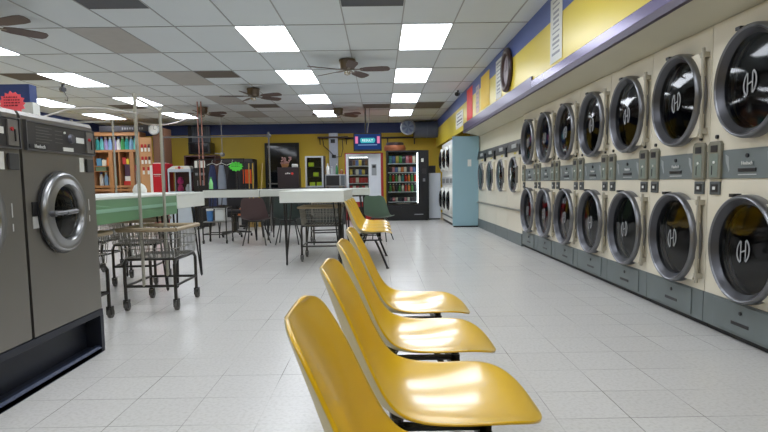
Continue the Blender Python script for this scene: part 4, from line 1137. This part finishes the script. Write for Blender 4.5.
# brooms
for i, (x, m_, lab) in enumerate(((-2.98, mat('yellow handle', (206, 168, 60), .4), 'yellow-handled broom, middle of the three'), (-3.07, mat('dull gold handle', (176, 150, 84), .4), 'dull gold-handled mop, leftmost of the three'), (-2.84, mat('tan handle', (196, 170, 110), .4), 'tan-handled mop leaning right, beside the dark door'))):
    t = thing('broom', lab + ' standing by the back counter', 'broom', (x, 13.7, 0))
    MB().cyl((0, 0, .1), (.03 * (i == 2) * 3, .05, 1.50), .013, n=10).build('handle', m_, t)
    MB().prism([(-.04, 0), (.04, 0), (.03, .14), (-.03, .14)], -.02, .02, 'y').build('brush_head', mat('straw bristle', (170, 140, 80), .9), t, smooth=0)

# black machine with white sign, crane game, red cabinet
t = thing('change_machine', 'black machine with a white sign panel, left of the hanging clothes', 'machine', (-4.27, 14.0, 0))
MB().box(-.19, .17, 0, .45, 0, 1.50).build('cabinet', M_DARK, t, smooth=0, bevel=.01)
MB().box(-.15, .10, -.01, 0, 1.42, 1.585).build('white_sign', M_WHITE, t, smooth=0)
MB().box(-.14, .09, -.01, 0, 1.24, 1.30).build('grey_label', mat('grey label', (130, 134, 138), .5), t, smooth=0)
for x in (-.10, .02): MB().box(x, x + .04, -.012, 0, .99, 1.12).build('control', mat('grey control', (120, 120, 128), .4), t, smooth=0)
t = thing('shelf_unit', 'dark red-brown shelf unit behind the black machine', 'shelf', (-4.62, 15.6, 0))
MB().box(-.58, .26, .45, .5, 0, 1.80).box(-.58, -.54, 0, .45, 0, 1.80).box(.22, .26, 0, .45, 0, 1.80).box(-.54, .22, 0, .45, 1.76, 1.80).box(-.54, .22, 0, .45, 1.35, 1.39).box(-.54, .22, 0, .45, .9, .94).build('carcass', mat('dark red brown wood', (78, 48, 48), .5), t, smooth=0)
o = MB().box(-.07, .07, 0, .1, 0, .22).build('orange_pack', mat('orange red pack', (206, 74, 44), .5), smooth=0, loc=(-4.86, 15.65, 1.391)); tag(o, 'orange red packet on the dark red-brown shelf unit', 'packet')
# crane prize machine
t = thing('prize_machine', 'white-framed glass prize machine with pink toys and a red and yellow emblem on top', 'arcade machine', (-4.79, 14.0, 0))
c = MB()
c.box(-.28, .27, 0, .5, 0, .86)
for x0, x1 in ((-.28, -.25), (.23, .27)):
    c.box(x0, x1, 0, .03, .86, 1.33).box(x0, x1, .47, .5, .86, 1.33)
c.box(-.28, .27, 0, .5, 1.33, 1.40)
c.build('cabinet', mat('pale blue white enamel', (190, 200, 210), .4), t, smooth=0)
MB().prism([(-.28, 1.40), (.27, 1.40), (.22, 1.47), (-.16, 1.47)], 0, .3, 'y').build('marquee', M_WHITE, t, smooth=0)
MB().cyl((.0, -.006, 1.43), (.0, 0, 1.43), .035, n=18).build('red_emblem', M_RED, t)
MB().box(-.10, .10, -.004, 0, 1.41, 1.43).build('yellow_emblem', mat('emblem yellow', (236, 180, 50), .5), t, smooth=0)
MB().box(-.25, .23, .46, .469, .86, 1.33).build('inner_back', mat('maroon inner back', (86, 54, 66), .6), t, smooth=0)
MB().box(-.25, .23, .01, .012, .86, 1.33).build('glass', M_CLEAR, t, smooth=0)
for i, (x, z, l, cm) in enumerate(((-.05, 1.039, 'pink plush toy high in the prize machine', (214, 60, 130)), (-.05, .862, 'pink plush toy low in the prize machine', (206, 66, 120)), (.14, .862, 'white plush toy in the prize machine', (210, 210, 216)))):
    o = MB().lathe([(0, 0), (.06, .01), (.075, .06), (.06, .11), (.045, .125), (.05, .15), (.03, .17), (0, .175)], n=16).build('plush_toy', mat('plush %d' % i, cm, .9), smooth=60, loc=(-4.79 + x, 14.2, z)); tag(o, l, 'toy')
# red cabinet
t = thing('red_cabinet', 'bright red cabinet with white strips below the wall clock', 'cabinet', (-5.34, 14.1, 0))
MB().box(-.13, .20, 0, .5, 0, 1.54).build('cabinet_body', mat('bright red enamel', (186, 22, 40), .35), t, smooth=0, bevel=.01)
MB().box(-.19, -.13, .0, .45, 0, 1.50).build('white_side', M_WHITE, t, smooth=0)
MB().box(-.13, .14, .05, .4, 1.54, 1.56).build('white_top', M_WHITE, t, smooth=0)
MB().box(-.11, .08, -.004, 0, 1.27, 1.285).box(-.09, .05, -.004, 0, 1.235, 1.243).build('white_lettering', M_WLOGO, t, smooth=0)
MB().box(.11, .125, -.02, 0, .95, 1.15).build('handle', M_CHROME, t, smooth=0)
# grey wall vent and crt tv
t = thing('wall_vent', 'grey ribbed vent panel with a dark left edge under the blue band', 'vent', (-5.78, YB - .10, 2.30))
MB().box(-.28, .30, 0, .095, 0, .60).build('panel', mat('grey vent metal', (118, 124, 136), .5), t, smooth=0)
MB().box(-.40, -.28, -.01, .095, -.05, .62).build('dark_side', M_DARK, t, smooth=0)
m = MB()
for k in range(9): m.box(-.25 + k * .06, -.235 + k * .06, -.012, 0, .02, .58)
m.build('ribs', mat('dark vent rib', (84, 88, 98), .5), t, smooth=0)
t = thing('television', 'old black box television mounted on the back wall below the grey vent', 'television', (-5.66, 18.4, 1.98))
MB().box(-.33, .37, 0, .5, 0, .37).build('casing', M_DARK, t, smooth=0, bevel=.02)
MB().box(-.26, .30, -.006, 0, .05, .33).build('screen', mat('dead screen', (20, 20, 26), .1), t, smooth=0)
MB().box(-.05, .05, .5, .74, .1, .2).build('wall_bracket', M_BLACK, t, smooth=0)
# hanging pinkish poles and cord with bulb
for x, lab in ((-4.22, 'left one of two thin copper pipes hanging from the ceiling'), (-4.135, 'right one of two thin copper pipes hanging from the ceiling')):
    o = MB().cyl((0, 0, 1.0 - ZC), (0, 0, -.006), .014, n=8).build('copper_pipe', mat('dull copper', (176, 124, 112), .4, metal=.3), loc=(x, 13.75, ZC)); tag(o, lab, 'pipe', 'thin copper pipes')
t = thing('pendant_knob', 'thin cord with a grey knob hanging from the ceiling in front of the yellow wall', 'cord', (-4.55, 17.0, ZC))
MB().cyl((0, 0, -.006), (0, 0, -1.02), .010, n=6).build('cord', mat('grey cord', (150, 150, 155), .5), t)
MB().lathe([(0, -1.14), (.06, -1.11), (.075, -1.06), (.05, -1.01), (0, -1.0)], n=16).build('knob', mat('grey knob', (150, 148, 140), .4), t, smooth=60)
MB().cyl((0, 0, -1.05), (-.22, 0, -1.03), .015, n=8).build('side_arm', mat('grey knob', (150, 148, 140), .4), t)

# detergent shelves at the far left
t = thing('detergent_shelf', 'orange wooden shelving unit full of detergent at the far left', 'shelf', (-7.5, 16.9, 0))
c = MB()
c.box(-.80, .62, .42, .45, 0, 2.30)
for x in (-.80, -.30, -.02, .30, .58): c.box(x, x + .04 + (.07 if x in (-.30, .30) else 0), 0, .42, 0, 2.2 if x in (-.8, .58) else 2.02)
for z in (.90, 1.0, 2.02): c.box(-.80, .62, -.005, .42, z - .03, z + .035)
c.box(-.80, .62, -.002, .42, 2.46, 2.56).box(-.80, -.76, 0, .42, 2.2, 2.46).box(.58, .62, 0, .42, 2.2, 2.46).box(-.80, .62, .42, .45, 2.30, 2.56)
c.build('carcass', M_WOOD, t, smooth=0)
MB().box(-.76, .58, .405, .418, 2.06, 2.46).build('shelf_back', M_BROWNW, t, smooth=0)
def make_det(m_, cm):
    t_ = thing('detergent_bottle', '', 'detergent bottle')
    MB().lathe([(0, 0), (.054, 0), (.058, .02), (.058, .19), (.048, .24), (.03, .28), (.03, .30), (0, .30)], n=16, sy=.6).build('jug', m_, t_, smooth=60)
    MB().lathe([(.035, .295), (.035, .345), (0, .345)], n=12).build('cap', cm, t_, smooth=40)
    MB().tube([(.01, -.03, .26), (.02, -.055, .24), (.02, -.060, .16), (.01, -.035, .10)], .010, 8).build('handle', m_, t_)
    return t_
DC = {'teal': (50, 160, 160), 'light blue': (140, 180, 220), 'lilac': (170, 160, 210), 'white': (222, 226, 228), 'green': (70, 150, 90), 'aqua': (110, 200, 200)}
pr = {}
def det(cn, loc, label, grp):
    if cn not in pr: pr[cn] = make_det(mat('jug ' + cn, DC[cn], .35), mat('cap blue', (60, 90, 170), .4) if cn in ('white', 'aqua') else M_WHITE); o = pr[cn]
    else: o = dup(pr[cn])
    o.location = loc; o['label'] = label; o['group'] = grp; o.scale = (1.0, 1.0, 1.12)
seq = ['teal', 'aqua', 'lilac', 'light blue', 'lilac', 'white', 'green', 'teal', 'light blue', 'aqua', 'white']
for k, cn in enumerate(seq):
    det(cn, (-8.17 + k * .122, 17.06, 2.057), '%s detergent jug on the top wooden shelf, %s from the left' % (cn, ['first', 'second', 'third', 'fourth', 'fifth', 'sixth', 'seventh', 'eighth', 'ninth', 'tenth', 'eleventh'][k]), 'detergent jugs on the top shelf')
for k, cn in enumerate(['white', 'light blue', 'white']):
    det(cn, (-8.13 + k * .14, 17.1, 1.037), '%s detergent jug in the lower left bay, %s' % (cn, ['leftmost', 'middle', 'rightmost'][k]), 'detergent jugs in the lower left bay')
det('green', (-7.71, 17.06, 1.037), 'green detergent jug beside the left divider of the shelving', 'detergent jugs in the lower left bay')
boxes = [(-8.08, 1.42, .30, .10, (120, 150, 130), 'grey green box on the middle ledge of the left bay'), (-7.33, 1.037, .2, .12, (196, 48, 48), 'red packet at the bottom of the middle bay'), (-7.32, 1.16, .16, .14, (222, 222, 222), 'white packet on the red packet in the middle bay'),
         (-7.33, 1.31, .14, .34, (70, 44, 70), 'dark purple carton in the middle bay'), (-7.06, 1.50, .14, .30, (206, 60, 90), 'pink packet near the right divider'), (-7.08, 1.037, .16, .16, (200, 206, 210), 'white packet at the bottom of the right bay')]
for (x, z, w_, h_, cc, lab) in boxes:
    pass
o = MB().box(-.28, .16, 0, .3, 0, .018).build('ledge', M_WOOD, t, smooth=0, loc=(-.46, .05, 1.44))
MB().box(-.28, .16, 0, .3, 0, .018).build('ledge', M_WOOD, t, smooth=0, loc=(-.46, .05, 1.58))
def carton(x, z, w_, h_, cc, lab):
    o = MB().box(-w_ / 2, w_ / 2, 0, .12, 0, h_).build('carton', mat('carton %d %d %d' % cc, cc, .5), smooth=0, bevel=.004, loc=(x, 17.0, z)); tag(o, lab + ' of the wooden shelving', 'carton')
carton(-8.08, 1.459, .30, .12, (120, 150, 130), 'grey green carton on the left ledge')
carton(-7.33, 1.036, .22, .12, (196, 48, 48), 'red carton at the bottom of the middle bay')
carton(-7.32, 1.158, .16, .14, (222, 222, 222), 'white carton stacked on the red one in the middle bay')
carton(-7.32, 1.30, .15, .34, (70, 44, 70), 'dark purple carton on top of the stack in the middle bay')
carton(-7.01, 1.036, .14, .42, (180, 186, 190), 'pale grey carton in the right bay')
for i_, (x, z, w_, h_, cc, nm) in enumerate(((-8.13, 1.60, .14, .22, (90, 150, 190), 'blue'), (-7.98, 1.60, .12, .18, (220, 220, 210), 'white'), (-7.86, 1.60, .09, .24, (220, 120, 60), 'orange'))):
    carton(x, z, w_, h_, cc, nm + ' carton on the upper ledge of the left bay')
for (x, z, w_, h_, cc, nm, wh) in ((-7.40, 1.64, .10, .20, (200, 60, 60), 'red', 'on top of the purple carton, left'), (-7.30, 1.64, .08, .16, (230, 200, 70), 'yellow', 'on top of the purple carton, right'),
        (-7.01, 1.457, .14, .16, (226, 120, 150), 'pink', 'on the grey carton in the right bay'), (-7.01, 1.618, .12, .20, (90, 170, 160), 'teal', 'topmost in the right bay')):
    carton(x, z, w_, h_, cc, nm + ' carton ' + wh)
# peg board and brown side
t = thing('tool_board', 'light wooden pegboard with small red and white items hanging on it', 'display board', (-6.72, 16.9, 0))
MB().box(-.16, .16, 0, .05, 0, 2.40).build('board', mat('light pine board', (196, 148, 104), .5, var=.1), t, smooth=0)
for i, (x, z) in enumerate(((-.10, 2.1), (0, 2.1), (.10, 2.1), (-.10, 1.75), (0, 1.75), (.10, 1.75), (-.08, 1.45), (.06, 1.45))):
    o = thing('hanging_item', '', 'packet', (-6.72 + x, 16.895, z)); 
    MB().box(-.028, .028, -.02, 0, 0, .10).build('red_card', M_RED if i % 3 != 2 else mat('dark item', (90, 50, 46), .6), o, smooth=0)
    MB().box(-.026, .026, -.024, 0, -.11, 0).build('white_pack', M_WHITE, o, smooth=0)
    o['label'] = 'small red and white packet hanging on the light pegboard'; o['group'] = 'packets hanging on the pegboard'
o = MB().box(-.16, .16, 0, .6, 0, 2.66).build('brown_partition', M_BROWNW, smooth=0, loc=(-6.36, 16.95, 0)); tag(o, 'brown wooden partition behind the white wall clock', 'partition')
t = thing('wall_clock', 'small round white clock on the brown partition at the left', 'clock', (-6.46, 16.90, 2.62))
MB().lathe([(.13, .04), (.155, .04), (.16, .0), (.15, -.03), (.13, -.025)], (0, 0, 0), 'y', 32).build('frame', mat('silver clock rim', (186, 192, 196), .35, metal=.3), t, smooth=60)
MB().cyl((0, .04, 0), (0, -.01, 0), .135, n=32).build('face', mat('bright clock white', (240, 242, 240), .5), t)
MB().box(-.004, .004, -.014, -.01, 0, .09).box(0, .06, -.014, -.01, -.004, .004).build('hands', M_DARK, t, smooth=0)
# dark board over shelves
t = thing('shelf_sign', 'dark sign board with light marks above the detergent shelves', 'sign', (-7.0, 16.85, 2.57))
MB().box(-1.0, .4, 0, .04, 0, .16).build('board', mat('very dark board', (36, 34, 40), .6), t, smooth=0)
m = MB()
for k in range(9): m.box(-.35 + k * .07, -.31 + k * .07, -.003, 0, .05, .11)
m.build('marks', mat('grey marks', (130, 130, 134), .6), t, smooth=0)

# left blue-and-white machine behind the washers
t = thing('header_cabinet', 'tall white cabinet with a navy blue header behind the washers at left', 'cabinet', (-3.37, 5.0, 0))
MB().box(-.55, .45, 0, .1, 0, 1.72).build('cabinet_body', M_WHITE, t, smooth=0)
MB().box(-.55, .432, -.006, .1, 1.72, 1.87).build('blue_header', M_BLUE, t, smooth=0)
# white bag, soda bottle on left tables
o = MB().lathe([(0, 0), (.07, 0), (.075, .03), (.055, .075), (.02, .10), (0, .105)], n=14, sy=.8).build('plastic_bag', M_WHITE, smooth=60, loc=(-2.55, 6.2, .931)); tag(o, 'crumpled white plastic bag on the left white table', 'bag')
t = thing('soda_bottle', 'small green soda bottle standing on the far left white table', 'bottle', (-3.02, 10.45, .911))
MB().lathe([(0, 0), (.035, 0), (.037, .02), (.034, .08), (.037, .12), (.02, .18), (.014, .21), (0, .21)], n=16).build('bottle_body', mat('light green plastic', (150, 230, 150), .2), t, smooth=60)
MB().cyl((0, 0, .205), (0, 0, .235), .016, n=12).build('bottle_cap', mat('cap green', (60, 150, 80), .4), t)
# low shelf with orange basket and clothes behind the office chair
t = thing('low_bench', 'low dark bench behind the office chair', 'bench', (-2.95, 12.8, 0))
MB().box(-.35, .45, 0, .45, .28, .32).build('bench_top', M_STEELD, t, smooth=0)
for x in (-.3, .4):
    for y in (.05, .4): MB().cyl((x, y, 0), (x, y, .28), .015, n=8).build('leg', M_BLACK, t)
t = thing('laundry_basket', 'orange laundry basket on the low dark bench', 'basket', (-2.9, 13.02, .321))
MB().box(-.25, .25, -.15, .15, 0, .012).box(-.25, .25, -.15, -.14, .012, .14).box(-.25, .25, .14, .15, .012, .14).box(-.25, -.24, -.14, .14, .012, .14).box(.24, .25, -.14, .14, .012, .14).build('tub', mat('orange plastic', (206, 118, 60), .5), t, smooth=0)
MB().box(-.26, .26, -.16, -.14, .14, .155).box(-.26, .26, .14, .16, .14, .155).build('rim', mat('orange plastic', (206, 118, 60), .5), t, smooth=0)
o = bag_mesh(.40, .26, .24).build('folded_clothes', mat('pale mixed cloth', (176, 172, 178), .9, var=.35, scale=14), smooth=60, loc=(-2.9, 13.02, .335)); tag(o, 'pale clothes heaped in the orange laundry basket', 'clothes')

# pale cable drooping under the ceiling at the back left
o = MB().tube([(-6.95 + 2.05 * k / 16, 15.9, ZC - .012 - .30 * (1 - (2 * k / 16 - 1) ** 2)) for k in range(17)], .014, 6).build('ceiling_cable', mat('pale cable', (196, 188, 186), .5)); tag(o, 'pale pinkish cable drooping below the ceiling above the red cabinet', 'cable')
